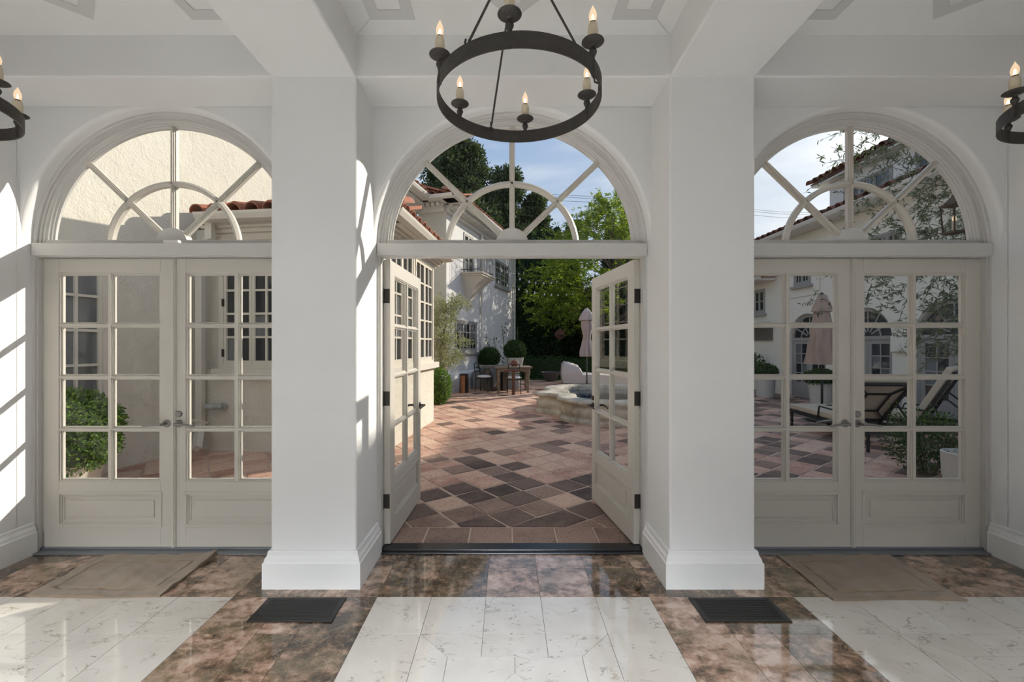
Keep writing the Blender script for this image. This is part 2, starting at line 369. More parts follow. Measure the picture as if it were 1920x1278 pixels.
    def build(s, name, mat, parent=None, smooth=False, bevel=0, world=False, seg=2, angle=38):
        me = bpy.data.meshes.new(name)
        vv = s.v
        if world and parent is not None:
            q = parent
            while q.parent is not None: q = q.parent
            M = Matrix.LocRotScale(q.location, q.rotation_euler, None).inverted(); vv = [M @ Vector(p) for p in vv]
        me.from_pydata(vv, [], s.f)
        mats = mat if isinstance(mat, (list, tuple)) else [mat]
        for x in mats: me.materials.append(MATS[x])
        if len(mats) > 1: me.polygons.foreach_set('material_index', s.m)
        bm = bmesh.new(); bm.from_mesh(me); bmesh.ops.recalc_face_normals(bm, faces=bm.faces); bm.to_mesh(me); bm.free()
        if smooth:
            me.polygons.foreach_set('use_smooth', [True]*len(me.polygons)); me.set_sharp_from_angle(angle=R(angle))
        o = bpy.data.objects.new(name, me); COL.objects.link(o)
        if parent is not None: o.parent = parent
        if bevel:
            md = o.modifiers.new('bevel', 'BEVEL'); md.width = bevel; md.segments = seg; md.limit_method = 'ANGLE'; md.angle_limit = R(40)
            md.harden_normals = False
        return o

def tag(o, label=None, cat=None, group=None, kind=None):
    if label: o['label'] = label
    if cat: o['category'] = cat
    if group: o['group'] = group
    if kind: o['kind'] = kind
    return o
def thing(name, label, cat, loc=(0, 0, 0), rz=0.0, group=None, kind=None):
    o = bpy.data.objects.new(name, None); COL.objects.link(o); o.location = loc; o.rotation_euler = (0, 0, rz)
    o.empty_display_size = 0.1
    return tag(o, label, cat, group, kind)
def copy_tree(o, parent=None):
    c = o.copy(); COL.objects.link(c); c.parent = parent
    for ch in list(o.children): copy_tree(ch, c)
    return c
def plink(name, mesh, parent):
    o = bpy.data.objects.new(name, mesh); COL.objects.link(o); o.parent = parent; return o

def leaf_mesh(name, C, L, W, mat, parent=None, axis=None, jit=0.6, fold=0.25):
    """C: (n,3) leaf positions; L, W leaf length and width; axis: preferred direction(s)."""
    n = len(C)
    d = rng.normal(size=(n, 3))
    if axis is not None: d = np.asarray(axis)+jit*d
    d /= np.linalg.norm(d, axis=1, keepdims=True)+1e-9
    u = rng.normal(size=(n, 3)); u -= d*(u*d).sum(1, keepdims=True); u /= np.linalg.norm(u, axis=1, keepdims=True)+1e-9
    nn = np.cross(d, u)
    s = rng.uniform(0.7, 1.25, size=(n, 1))
    l = L*s; ww = W*s
    v = np.empty((n, 4, 3)); v[:, 0] = C; v[:, 2] = C+d*l; v[:, 1] = C+d*l*0.5+u*ww*0.5+nn*ww*fold; v[:, 3] = C+d*l*0.5-u*ww*0.5+nn*ww*fold
    me = bpy.data.meshes.new(name); me.vertices.add(4*n); me.vertices.foreach_set('co', v.reshape(-1))
    f = np.empty((n, 2, 3), dtype=np.int32); b0 = (np.arange(n)*4)[:, None]
    f[:, 0] = b0+np.array([0, 1, 2]); f[:, 1] = b0+np.array([0, 2, 3])
    me.loops.add(6*n); me.loops.foreach_set('vertex_index', f.reshape(-1))
    me.polygons.add(2*n); me.polygons.foreach_set('loop_start', np.arange(2*n)*3)
    me.update(calc_edges=True); me.materials.append(MATS[mat])
    o = bpy.data.objects.new(name, me); COL.objects.link(o)
    if parent is not None: o.parent = parent
    return o
def shell(n, c, r, lo=0.75, zmin=None):
    d = rng.normal(size=(n, 3)); d /= np.linalg.norm(d, axis=1, keepdims=True)
    q = rng.uniform(lo, 1.0, size=(n, 1)); p = d*q*np.array(r)+np.array(c)
    if zmin is not None:
        k = p[:, 2] > zmin; p = p[k]; d = d[k]
    return p, d
# ================================================================== ROOM
YF, YW, YD, YX = 2.50, 2.82, 2.94, 3.00      # pillar fronts, arch wall, door plane, outside face
ZS, ZC = 2.995, 3.24                           # soffit, ceiling
ZA = 2.086                                     # centre of the arches
XL, XR = CX-BAY-HW, CX+BAY+HW
def struct(o, label=None):
    o['kind'] = 'structure'
    if label: o['label'] = label
    return o

# ---- floor: slab with single stones
fl = MB().box(XL-0.3, XR+0.3, ROOM_BACK-0.3, YX+0.01, -0.15, -0.004).build('floor', 'floor_grout'); struct(fl, 'polished floor of cream and brown marble tiles')
G = 0.0011
def tile(poly, mat, z=0.0):
    c = Vector((sum(p[0] for p in poly)/len(poly), sum(p[1] for p in poly)/len(poly)))
    # inset the outline by the joint width
    n = len(poly); P = [Vector(p) for p in poly]
    area = sum(P[i].x*P[(i+1) % n].y-P[(i+1) % n].x*P[i].y for i in range(n))
    if area < 0: P = P[::-1]
    Q = []
    for i in range(n):
        d0 = (P[i]-P[i-1]).normalized(); d1 = (P[(i+1) % n]-P[i]).normalized()
        n0 = Vector((-d0.y, d0.x)); n1 = Vector((-d1.y, d1.x)); m = n0+n1; m = m/(m.length_squared/2) if m.length > 1e-4 else n0
        Q.append(P[i]+m*G)
    zz = z+random.uniform(-0.0003, 0.0003)
    MB().prism([(q.x, q.y) for q in Q], -0.02, zz).build('floor_tile', mat, fl)
def rect(x0, x1, y0, y1, mat): tile([(x0, y0), (x1, y0), (x1, y1), (x0, y1)], mat)
T = 0.3066
r0, r1, r2 = 2.703, 2.395, 2.088
rows = [r2-T*k for k in range(0, 5)]
edges = []
for bx in BAYS:
    edges += [bx+T*k for k in (-2.5, -1.5, -0.5, 0.5, 1.5, 2.5)]
cols = sorted(edges)
brown_cols = [XL]
for i, e_ in enumerate(cols):
    brown_cols.append(e_)
    if i % 6 == 5 and i < len(cols)-1: brown_cols += [e_+T, e_+T+0.2]
brown_cols.append(XR)
for a, c in zip(brown_cols[:-1], brown_cols[1:]):
    rect(a, c, r0, YX, 'marble_brown'); rect(a, c, r1, r0, 'marble_brown')
band = [(XL, BAYS[0]-2.5*T)] + [(BAYS[i]+2.5*T, BAYS[i+1]-2.5*T) for i in range(2)] + [(BAYS[2]+2.5*T, XR)]
yr = [r1]+rows
for (a, c) in band:
    xs = [a, a+T, a+T+0.2, c] if c-a > 0.5 else [a, c]
    for x0, x1 in zip(xs[:-1], xs[1:]):
        for y1, y0 in zip(yr[:-1], yr[1:]): rect(x0, x1, y0, y1, 'marble_brown')
for bx in BAYS:
    M = 'marble_cream'
    for k in range(5):
        rect(bx+T*(k-2.5), bx+T*(k-1.5), r2, r1, M); rect(bx+T*(k-2.5), bx+T*(k-1.5), r2-4*T, r2-3*T, M)
    for j in range(3):
        rect(bx-2.5*T, bx-1.5*T, r2-(j+1)*T, r2-j*T, M); rect(bx+1.5*T, bx+2.5*T, r2-(j+1)*T, r2-j*T, M)
    o, i_, h = 1.5*T, T, 0.5*T; cy = r2-1.5*T
    def rot(poly, q):
        c, s = round(math.cos(q*PI/2)), round(math.sin(q*PI/2))
        tile([(bx+x*c-y*s, cy+x*s+y*c) for x, y in poly], M)
    dd = 0.69*T
    for q in range(4):
        rot([(-o, o), (-i_, i_), (-h, i_), (-h, o)], q); rot([(-h, i_), (h, i_), (h, o), (-h, o)], q); rot([(h, i_), (i_, i_), (o, o), (h, o)], q)
        rot([(0, dd), (dd, 0), (i_, 0), (i_, i_), (0, i_)], q)
    tile([(bx, cy+dd), (bx+dd, cy), (bx, cy-dd), (bx-dd, cy)], M)
o = MB().box(XL, XR, ROOM_BACK, r2-4*T, -0.02, 0.0).build('floor_field', 'marble_cream', fl)

# ---- pillars between the bays, with wrapped skirting
SK = [(-0.004, 0.0), (0.034, 0.0), (0.034, 0.148), (0.029, 0.152), (0.027, 0.158), (0.024, 0.172), (0.016, 0.186), (0.013, 0.196), (0.013, 0.205), (0.009, 0.214), (-0.004, 0.214)]
for i, x0 in enumerate((CX-HW-PW, CX+HW)):
    p = MB().box(x0, x0+PW, YF, YX, 0, ZS+0.02).build('pillar', 'plaster', bevel=0.012, seg=3)
    struct(p, ['square white plaster pillar left of the open doors', 'square white plaster pillar right of the open doors'][i])
    MB().run([(x0, YD-0.045), (x0, YF), (x0+PW, YF), (x0+PW, YD-0.045)], SK, flip=1).build('baseboard', 'trim_white', p)

# ---- arch wall: spandrels, soft-edged arches, jambs
wf = MB()
for bx in BAYS:
    n = 72; Rw = 0.940
    xs = [-HW+2*HW*k/n for k in range(n+1)]
    lo = [min(ZS+0.03, ZA+math.sqrt(max(Rw*Rw-x*x, 0))) for x in xs]
    vs = [(bx+x, YW, z) for x, z in zip(xs, lo)] + [(bx+x, YW, ZS+0.2) for x in xs]
    wf.add(vs, [(k, k+1, n+2+k, n+1+k) for k in range(n)])
    lo2 = [ZA+math.sqrt(max(HW*HW-x*x, 0)) for x in xs]
    vs = [(bx+x, YX, z) for x, z in zip(xs, lo2)] + [(bx+x, YX, ZC+0.5) for x in xs]
    wf.add(vs, [(k, n+1+k, n+2+k, k+1) for k in range(n)])
    prof = [(0.940, YW), (0.934, YW+0.002), (0.928, YW+0.007), (0.924, YW+0.014), (0.9215, YW+0.024), (0.921, YW+0.036), (0.921, YX)]
    wf.arch(prof, bx, ZA, n=72, close=False)
wf.box(XL-0.4, XR+0.4, YW+0.03, YX-0.002, ZS+0.035, ZC+0.5)
wo_ = wf.build('wall_front', 'plaster', smooth=True, angle=50); struct(wo_, 'white plaster wall with three arched openings')
# strip outside the end bays
MB().box(XL-0.75, XL, YF+0.3, YX, 0, ZC+0.5).build('facade_strip', 'plaster').parent = wo_
MB().box(XR, XR+0.75, YF+0.3, YX, 0, ZC+0.5).build('facade_strip', 'plaster').parent = wo_
wl = MB().box(XL-0.25, XL, ROOM_BACK, YF+0.302, 0, ZC+0.3).build('wall_left', 'plaster'); struct(wl, 'white plaster side wall at the left')
wr = MB().box(XR, XR+0.25, ROOM_BACK, YF+0.302, 0, ZC+0.3).build('wall_right', 'plaster'); struct(wr, 'white plaster side wall at the right')
bl = MB().run([(XL, ROOM_BACK), (XL, YD-0.045)], SK, flip=1).build('baseboard_left', 'trim_white'); struct(bl)
br = MB().run([(XR, YD-0.045), (XR, ROOM_BACK)], SK, flip=1).build('baseboard_right', 'trim_white'); struct(br)
# unseen back wall, dark and solid to cut light; high openings for fill lamps
wb = MB()
for x0 in (XL-0.25, CX-HW-PW, CX+HW, XR): wb.box(x0, x0+(PW if XL < x0 < XR else 0.25), ROOM_BACK-0.3, ROOM_BACK, 1.7, 2.9)
wb.box(XL-0.25, XR+0.25, ROOM_BACK-0.3, ROOM_BACK, 2.85, ZC+0.3)
wb.box(XL-0.25, XR+0.25, ROOM_BACK-0.3, ROOM_BACK, 0, 1.7)
struct(wb.build('wall_back', 'back_wall_dark'))

# ---- ceiling, header beam and cross beams
ce = MB().box(XL-0.3, XR+0.3, ROOM_BACK-0.3, YX-0.003, ZC, ZC+0.3).build('ceiling', 'ceiling_paint'); struct(ce, 'white ceiling with flat square and diamond bands')
hb = MB().box(XL-0.05, XR+0.05, YF, YW+0.001, ZS, ZC+0.02).build('ceiling_beam', 'plaster', bevel=0.012, seg=3); struct(hb, 'white header beam running over the arches')
for x0, lb in ((CX-HW-PW, 'left'), (CX+HW, 'right')):
    q = MB().box(x0, x0+PW, ROOM_BACK, YF+0.02, ZS, ZC+0.02).build('ceiling_beam', 'plaster', bevel=0.012, seg=3); struct(q, 'white ceiling beam meeting the %s pillar' % lb)
def frame_poly(outer, inner, name='inlay_band'):
    m = MB(); n = len(outer)
    for k in range(n):
        a, c, d, e_ = outer[k], outer[(k+1) % n], inner[(k+1) % n], inner[k]
        m.ext([(a[0], a[1], ZC+0.001), (c[0], c[1], ZC+0.001), (d[0], d[1], ZC+0.001), (e_[0], e_[1], ZC+0.001)], (0, 0, -0.007))
    m.build(name, 'ceiling_band', ce)
for bx in BAYS:
    for y1 in (2.375, 1.20, 0.30):
        for sx in (-1, 1):
            xa, xb = sorted((bx+sx*0.80, bx+sx*0.55)); ya = y1-0.25
            frame_poly([(xa, ya), (xb, ya), (xb, y1), (xa, y1)], [(xa+0.06, ya+0.06), (xb-0.06, ya+0.06), (xb-0.06, y1-0.068), (xa+0.06, y1-0.068)])
        c = y1-0.36; h = 0.36
        frame_poly([(bx, c+h), (bx+h, c), (bx, c-h), (bx-h, c)], [(bx, c+h-0.09), (bx+h-0.09, c), (bx, c-h+0.09), (bx-h+0.09, c)])
    g = MB()
    for sx in (-1, 1): g.beam((bx+sx*HW, YF, ZC), (bx+sx*0.80, 2.375, ZC), 0.004, 0.003)
    g.build('joint', 'ceiling_band', ce)

# ================================================================== FANLIGHTS AND DOORS
ZB = 2.118       # top of transom bar
def sector(r0, r1, a0, a1, cx, y0, y1, zc, zmin, n=14):
    pts = []
    for k in range(n+1):
        a = a0+(a1-a0)*k/n; pts.append((cx+r1*math.cos(a), y0, max(zmin, zc+r1*math.sin(a))))
    for k in range(n+1):
        a = a1+(a0-a1)*k/n; pts.append((cx+r0*math.cos(a), y0, max(zmin, zc+r0*math.sin(a))))
    return MB().ext(pts, (0, y1-y0, 0))
for i, bx in enumerate(BAYS):
    f = thing('window_%d' % (i+1), ['arched fanlight over the closed left doors', 'arched fanlight over the open middle doors', 'arched fanlight over the closed right doors'][i], None, (bx, YD, 0), kind='structure')
    Y = -YD
    def A(prof, r, mat, name, n=64, a0=0.0, a1=PI): return MB().arch([(q, y) for q, y in prof], 0, ZA, a0, a1, n).build(name, mat, f, smooth=True, angle=30)
    A([(0.925, -0.045), (0.908, -0.045), (0.900, -0.038), (0.900, -0.028), (0.886, -0.026), (0.886, 0.02), (0.925, 0.02)], 0, 'frame_paint', 'casing')
    A([(0.890, -0.018), (0.868, -0.018), (0.862, -0.010), (0.856, -0.010), (0.850, 0.002), (0.844, 0.002), (0.838, 0.012), (0.832, 0.014), (0.832, 0.030), (0.850, 0.045), (0.890, 0.045)], 0, 'frame_paint', 'sash')
    # jambs beside the doors
    for sx in (-1, 1):
        m = MB()
        for (xa, xb, ya, yb) in ((0.908, 0.925, -0.045, 0.055), (0.900, 0.910, -0.03, 0.055)):
            m.box(min(sx*xa, sx*xb), max(sx*xa, sx*xb), ya, yb, 0, ZA)
        m.build('jamb', 'frame_paint', f)
    m = MB().box(-0.915, 0.915, -0.06, 0.05, 2.024, ZB-0.008).box(-0.86, 0.86, -0.022, 0.045, ZB-0.01, ZB+0.022); m.box(-0.90, 0.90, -0.045, -0.02, 2.016, 2.03)
    m.build('transom_bar', 'frame_paint', f, bevel=0.003)
    z0 = ZB+0.012
    hub = [(0.112*math.cos(a), -0.018, max(z0, 2.112+0.112*math.sin(a))) for a in [PI*k/24 for k in range(25)]]
    MB().ext(hub, (0, 0.06, 0)).build('hub', 'frame_paint', f)
    MB().arch([(0.467, 0.004), (0.461, -0.004), (0.454, -0.014), (0.442, -0.014), (0.435, -0.004), (0.429, 0.004), (0.429, 0.030), (0.438, 0.045), (0.458, 0.045), (0.467, 0.030)], 0, ZA, R(4), PI-R(4), 48).build('curved_muntin', 'door_paint', f, smooth=True, angle=25)
    for a in (45, 90, 135):
        d = Vector((math.cos(R(a)), 0, math.sin(R(a)))); s_ = Vector((-d.z, 0, d.x)); m = MB()
        p0 = Vector((0, 0, ZA+0.02))+d*0.10; p1 = Vector((0, 0, ZA))+d*0.84
        for hw, ya, yb in ((0.0185, 0.004, 0.030), (0.0125, -0.006, 0.038), (0.0065, -0.014, 0.045)):
            m.ext([p0-s_*hw+Vector((0, ya, 0)), p0+s_*hw+Vector((0, ya, 0)), p1+s_*hw+Vector((0, ya, 0)), p1-s_*hw+Vector((0, ya, 0))], (0, yb-ya, 0))
        m.build('muntin', 'door_paint', f)
    for k in range(4):
        a0, a1 = R(45*k+(2 if k == 0 else 0)), R(45*k+45-(2 if k == 3 else 0))
        for (ra, rb) in ((0.105, 0.448), (0.448, 0.845)):
            sector(ra, rb, a0, a1, 0, 0.014, 0.018, ZA, z0).build('pane', 'pane_glass', f)
    if i == 0: MB().box(0.0, 0.10, -0.085, -0.055, ZB-0.012, ZB+0.008).build('sensor', 'sensor_plastic', f, bevel=0.004)
    # threshold
    tr = MB(); 
    if i == 1:
        tr.box(-0.905, 0.905, -0.065, -0.03, 0, 0.010).box(-0.905, 0.905, -0.03, 0.05, 0, 0.018).box(-0.905, 0.905, 0.045, 0.085, 0, 0.012)
    else: tr.box(-0.905, 0.905, -0.075, -0.02, 0, 0.012).box(-0.905, 0.905, -0.02, 0.06, 0, 0.024)
    t = tr.build('trim_%d' % (i+1), 'black_sill' if i == 1 else 'sill_metal', bevel=0.004); t.location = (bx, YD, 0.0)
    struct(t, ['grey door sill under the left doors', 'black metal door sill under the open doors', 'grey door sill under the right doors'][i])

LW, LH, TH = 0.897, 1.995, 0.045
def door_leaf(name, label, bx, side, angle, lever, bolt, hinges):
    """side -1: hinged at the left jamb; +1: at the right. Local x runs from hinge to lock, y from room (-TH) to outside (0)."""
    s = -side
    d = thing(name, label, None, (bx+side*0.899, YD+TH, 0.022), R(angle)*s, kind='structure')
    def B(m): return m
    def X(a, b_): return (a, b_) if s > 0 else (-b_, -a)
    def bx_(m, x0, x1, y0, y1, z0, z1):
        a, c = X(x0, x1); return m.box(a, c, y0, y1, z0, z1)
    st0, st1 = 0.108, 0.086                    # hinge and lock stile
    zb0, zg0, zg1 = 0.0, 0.452, LH-0.100       # glass opening
    gx0, gx1 = st0, LW-st1
    bx_(MB(), 0, st0, -TH, 0, 0, LH).build('hinge_stile', 'door_paint', d, bevel=0.002)
    bx_(MB(), gx1, LW, -TH, 0, 0, LH).build('lock_stile', 'door_paint', d, bevel=0.002)
    bx_(MB(), st0, gx1, -TH, 0, zg1, LH).build('top_rail', 'door_paint', d, bevel=0.002)
    bx_(MB(), st0, gx1, -TH, 0, 0.372, zg0).build('lock_rail', 'door_paint', d, bevel=0.002)
    bx_(MB(), st0, gx1, -TH, 0, 0, 0.150).build('bottom_rail', 'door_paint', d, bevel=0.002)
    # raised panel with stepped moulding on both faces
    pm = MB(); pz0, pz1 = 0.150, 0.372
    bx_(pm, gx0, gx1, -TH+0.014, -0.014, pz0, pz1)
    bx_(pm, gx0+0.05, gx1-0.05, -TH+0.006, -0.006, pz0+0.05, pz1-0.05)
    pm.build('panel', 'door_paint', d, bevel=0.006)
    mo = MB()
    for (e0, e1, t_) in ((-0.012, 0.008, -0.004), (0.008, 0.018, 0.003), (0.018, 0.030, 0.009)):
        y0, y1 = -TH+t_, -t_
        bx_(mo, gx0+e0, gx1-e0, y0, y1, pz0+e0, pz0+e1); bx_(mo, gx0+e0, gx1-e0, y0, y1, pz1-e1, pz1-e0)
        bx_(mo, gx0+e0, gx0+e1, y0, y1, pz0+e1, pz1-e1); bx_(mo, gx1-e1, gx1-e0, y0, y1, pz0+e1, pz1-e1)
    mo.build('panel_moulding', 'door_paint', d, bevel=0.0015)
    # glazing bead round the glass
    gb = MB()
    for (e0, e1, y0, y1) in ((0.0, 0.008, -TH+0.006, -0.006), (0.008, 0.017, -TH+0.014, -0.014)):
        bx_(gb, gx0, gx1, y0, y1, zg0+e0, zg0+e1); bx_(gb, gx0, gx1, y0, y1, zg1-e1, zg1-e0)
        bx_(gb, gx0+e0, gx0+e1, y0, y1, zg0+e1, zg1-e1); bx_(gb, gx1-e1, gx1-e0, y0, y1, zg0+e1, zg1-e1)
    gb.build('glazing_bead', 'door_paint', d)
    mx_ = (gx0+gx1)/2; hz = [zg0+(zg1-zg0)*k/4 for k in (1, 2, 3)]
    m = MB()
    for hw, y0, y1 in ((0.025, -TH+0.016, -0.016), (0.0165, -TH+0.009, -0.009), (0.009, -TH+0.002, -0.002)): bx_(m, mx_-hw, mx_+hw, y0, y1, zg0, zg1)
    m.build('muntin', 'door_paint', d)
    for z in hz:
        m = MB()
        for hw, y0, y1 in ((0.019, -TH+0.0165, -0.0165), (0.012, -TH+0.0095, -0.0095), (0.006, -TH+0.0025, -0.0025)): bx_(m, gx0, gx1, y0, y1, z-hw, z+hw)
        m.build('muntin', 'door_paint', d)
    zz = [zg0]+hz+[zg1]; xx = [gx0, mx_, gx1]
    for k in range(4):
        for j in range(2): bx_(MB(), xx[j]+0.006, xx[j+1]-0.006, -0.0245, -0.0205, zz[k]+0.006, zz[k+1]-0.006).build('pane', 'pane_glass', d)
    # lever handle inside and outside
    hx = LW-0.040; zh = 0.876-0.022
    h = MB(); sg = 1 if s > 0 else -1
    for y0, dy in ((-TH, -1), (0.0, 1)):
        h.lathe([(0.0, 0), (0.026, 0), (0.026, 0.006*dy), (0.022, 0.010*dy), (0.0, 0.011*dy)], (sg*hx, y0, zh), 20, axis='y')
        h.tube([(sg*hx, y0, zh), (sg*hx, y0+0.045*dy, zh)], 0.009, 10)
        dirx = -sg
        h.tube([(sg*hx, y0+0.045*dy, zh), (sg*hx+dirx*0.03, y0+0.047*dy, zh+0.001), (sg*hx+dirx*0.09, y0+0.045*dy, zh-0.003), (sg*hx+dirx*0.135, y0+0.040*dy, zh-0.012)], [0.010, 0.0095, 0.0075, 0.006], 10)
    h.build('lever_handle', lever, d, smooth=True)
    if bolt:
        q = MB()
        for y0, dy in ((-TH, -1), (0.0, 1)): q.lathe([(0, 0), (0.022, 0), (0.022, 0.010*dy), (0.018, 0.014*dy), (0, 0.014*dy)], (sg*hx, y0, zh+0.065), 20, axis='y')
        q.build('deadbolt', lever, d, smooth=True)
    else:
        m = MB(); bx_(m, LW-0.002, LW+0.026, -TH-0.010, -TH+0.002, 0, LH); bx_(m, LW+0.005, LW+0.019, -TH-0.016, -TH-0.009, 0, LH)
        if angle < 5: m.build('astragal', 'door_paint', d, bevel=0.003)
        else:
            m = MB(); bx_(m, LW-0.016, LW-0.004, -0.002, 0.010, 0, LH); m.build('astragal', 'door_paint', d)
    if hinges:
        for z in (0.30, 1.02, 1.74):
            m = MB(); bx_(m, -0.004, 0.0005, -TH+0.004, -0.001, z-0.05, z+0.05)
            m.tube([((-0.006)*sg, 0.006, z-0.052), ((-0.006)*sg, 0.006, z+0.052)], 0.007, 10)
            bx_(m, -0.003, 0.0, 0.0, 0.03, z-0.05, z+0.05)
            m.build('hinge', 'hinge_bronze', d)
    return d
door_leaf('door_1', 'closed left leaf of the left double doors', BAYS[0], -1, 0, 'handle_metal', False, False)
door_leaf('door_2', 'closed right leaf of the left double doors', BAYS[0], 1, 0, 'handle_metal', True, False)
door_leaf('door_3', 'glazed door swung open at the left of the middle opening', BAYS[1], -1, 88, 'hinge_bronze', False, True)
door_leaf('door_4', 'glazed door swung open at the right of the middle opening', BAYS[1], 1, 82.5, 'hinge_bronze', True, True)
door_leaf('door_5', 'closed left leaf of the right double doors', BAYS[2], -1, 0, 'handle_metal', False, False)
door_leaf('door_6', 'closed right leaf of the right double doors', BAYS[2], 1, 0, 'handle_metal', True, False)

# ================================================================== CHANDELIERS
def chandelier():
    c = thing('chandelier', 'black iron ring chandelier with six candle bulbs over the open doors', 'chandelier', (0, 0, 0), group='iron ring chandeliers')
    r, h = 0.331, 0.057; n = 72
    m = MB(); vs = []
    for k in range(n):
        a = 2*PI*k/n
        for q, z in ((r+0.003, 0), (r+0.003, h), (r-0.003, h), (r-0.003, 0)): vs.append((q*math.cos(a), q*math.sin(a), z))
    m.add(vs, [(k*4+j, ((k+1) % n)*4+j, ((k+1) % n)*4+(j+1) % 4, k*4+(j+1) % 4) for k in range(n) for j in range(4)])
    m.build('ring', 'iron', c, smooth=True)
    for k in range(6):
        a = R(7+60*k); x, y = r*math.sin(a), r*math.cos(a); z0 = h
        m = MB().lathe([(0.0, -0.008), (0.007, -0.006), (0.008, 0.004), (0.012, 0.012), (0.015, 0.020), (0.013, 0.028), (0.008, 0.034), (0.009, 0.040), (0.014, 0.044), (0.0, 0.046)], (x, y, z0), 16)
        m.lathe([(0.0, 0.043), (0.014, 0.045), (0.030, 0.049), (0.041, 0.057), (0.040, 0.059), (0.028, 0.053), (0.0, 0.050)], (x, y, z0), 24)
        m.box(x-0.006, x+0.006, y-0.006, y+0.006, 0.004, z0+0.01)
        cup = m.build('candle_cup', 'iron', c, smooth=True)
        zc = z0+0.050
        MB().lathe([(0.0, 0), (0.0185, 0.0), (0.0180, 0.02), (0.0185, 0.045), (0.0172, 0.066), (0.0150, 0.072), (0.0, 0.071)], (x, y, zc), 16, mod=lambda t, z: 1+0.045*math.sin(5*t+z*90)+0.03*math.sin(9*t-z*150)).build('candle', 'candle', cup, smooth=True)
        MB().lathe([(0.0, 0.070), (0.0115, 0.070), (0.0115, 0.079), (0.0, 0.079)], (x, y, zc), 14).build('socket', 'socket', cup, smooth=True)
        MB().lathe([(0.001, 0.079), (0.009, 0.079), (0.0135, 0.090), (0.0150, 0.101), (0.0125, 0.114), (0.0075, 0.126), (0.0028, 0.135), (0.0008, 0.141)], (x, y, zc), 16).build('bulb', 'bulb_glass', cup, smooth=True)
        MB().tube([(x-0.003, y, zc+0.084), (x-0.003, y, zc+0.100), (x, y, zc+0.106), (x+0.003, y, zc+0.100), (x+0.003, y, zc+0.084)], 0.0016, 6).build('filament', 'filament', cup)
    za = 0.65
    for k in range(3):
        a = R(97+120*k); dx, dy = math.sin(a), math.cos(a)
        p0 = Vector((dx*(r-0.006), dy*(r-0.006), h-0.012)); p1 = Vector((dx*0.012, dy*0.012, za))
        u = (p1-p0).normalized(); q0 = p0+u*0.035
        m = MB().tube([q0+u*0.012, p1], 0.0048, 8)
        m.tube([q0+u*0.02, q0+u*0.006, q0-u*0.008+Vector((dx, dy, 0))*-0.006, q0-u*0.016+Vector((dx, dy, 0))*0.004, q0-u*0.008+Vector((dx, dy, 0))*0.013, q0+u*0.006+Vector((dx, dy, 0))*0.015], 0.0042, 7)
        m.build('rod', 'iron', c, smooth=True)
        MB().ring((p0.x, p0.y, p0.z), 0.013, 0.003, 18, 6, axis='x' if abs(dy) < 0.6 else 'y').build('link', 'iron', c, smooth=True)
    m = MB().ring((0, 0, za+0.012), 0.016, 0.004, 18, 6, 'y'); zt = za+0.028
    k = 0
    while zt < 0.83:
        zt += 0.012; m.ring((0, 0, zt), 0.011, 0.003, 14, 6, 'x' if k % 2 == 0 else 'y'); zt += 0.008; k += 1
    m.build('chain', 'iron', c, smooth=True)
    return c
ch = chandelier(); ch.location = (CX+0.013, 1.75, 2.41)
MB().lathe([(0, 0.815), (0.03, 0.815), (0.055, 0.822), (0.06, 0.829), (0, 0.829)], (0, 0, 0), 24).build('ceiling_rose', 'iron', ch, smooth=True)
for bx, y, rz, z, lb in ((-2.47, 1.735, R(-14), 2.41, 'black iron ring chandelier cut off by the left edge of the photo'), (2.54, 1.765, R(-39.5), 2.41, 'black iron ring chandelier cut off by the right edge of the photo')):
    c2 = copy_tree(ch); c2.location = (bx, y, z); c2.rotation_euler = (0, 0, rz); c2['label'] = lb

# ================================================================== FLOOR VENTS AND MATS
for x0, x1, lb in ((-1.333, -0.895, 'black slotted floor vent in front of the left pillar'), (1.016, 1.462, 'black slotted floor vent in front of the right pillar')):
    y0, y1 = 2.172, 2.380; cx_, cy_ = (x0+x1)/2, (y0+y1)/2
    v_ = thing('floor_vent', lb, 'vent', (cx_, cy_, 0), group='floor vents')
    w2, h2 = (x1-x0)/2, (y1-y0)/2; m = MB()
    for a in ((-w2, w2, -h2, -h2+0.018), (-w2, w2, h2-0.018, h2), (-w2, -w2+0.028, -h2+0.018, h2-0.018), (w2-0.028, w2, -h2+0.018, h2-0.018)): m.box(*a, 0.0005, 0.007)
    m.build('frame', 'vent_black', v_, bevel=0.002)
    MB().box(-w2+0.02, w2-0.02, -h2+0.012, h2-0.012, 0.0004, 0.0012).build('well', 'black_sill', v_)
    for k in range(11):
        y = -h2+0.026+k*(2*h2-0.052)/10
        m = MB(); m.ext([(-w2+0.027, y-0.003, 0.0012), (-w2+0.027, y+0.001, 0.0012), (-w2+0.027, y+0.004, 0.0085), (-w2+0.027, y-0.0005, 0.0085)], (2*w2-0.054, 0, 0)); m.build('slat', 'vent_black', v_)

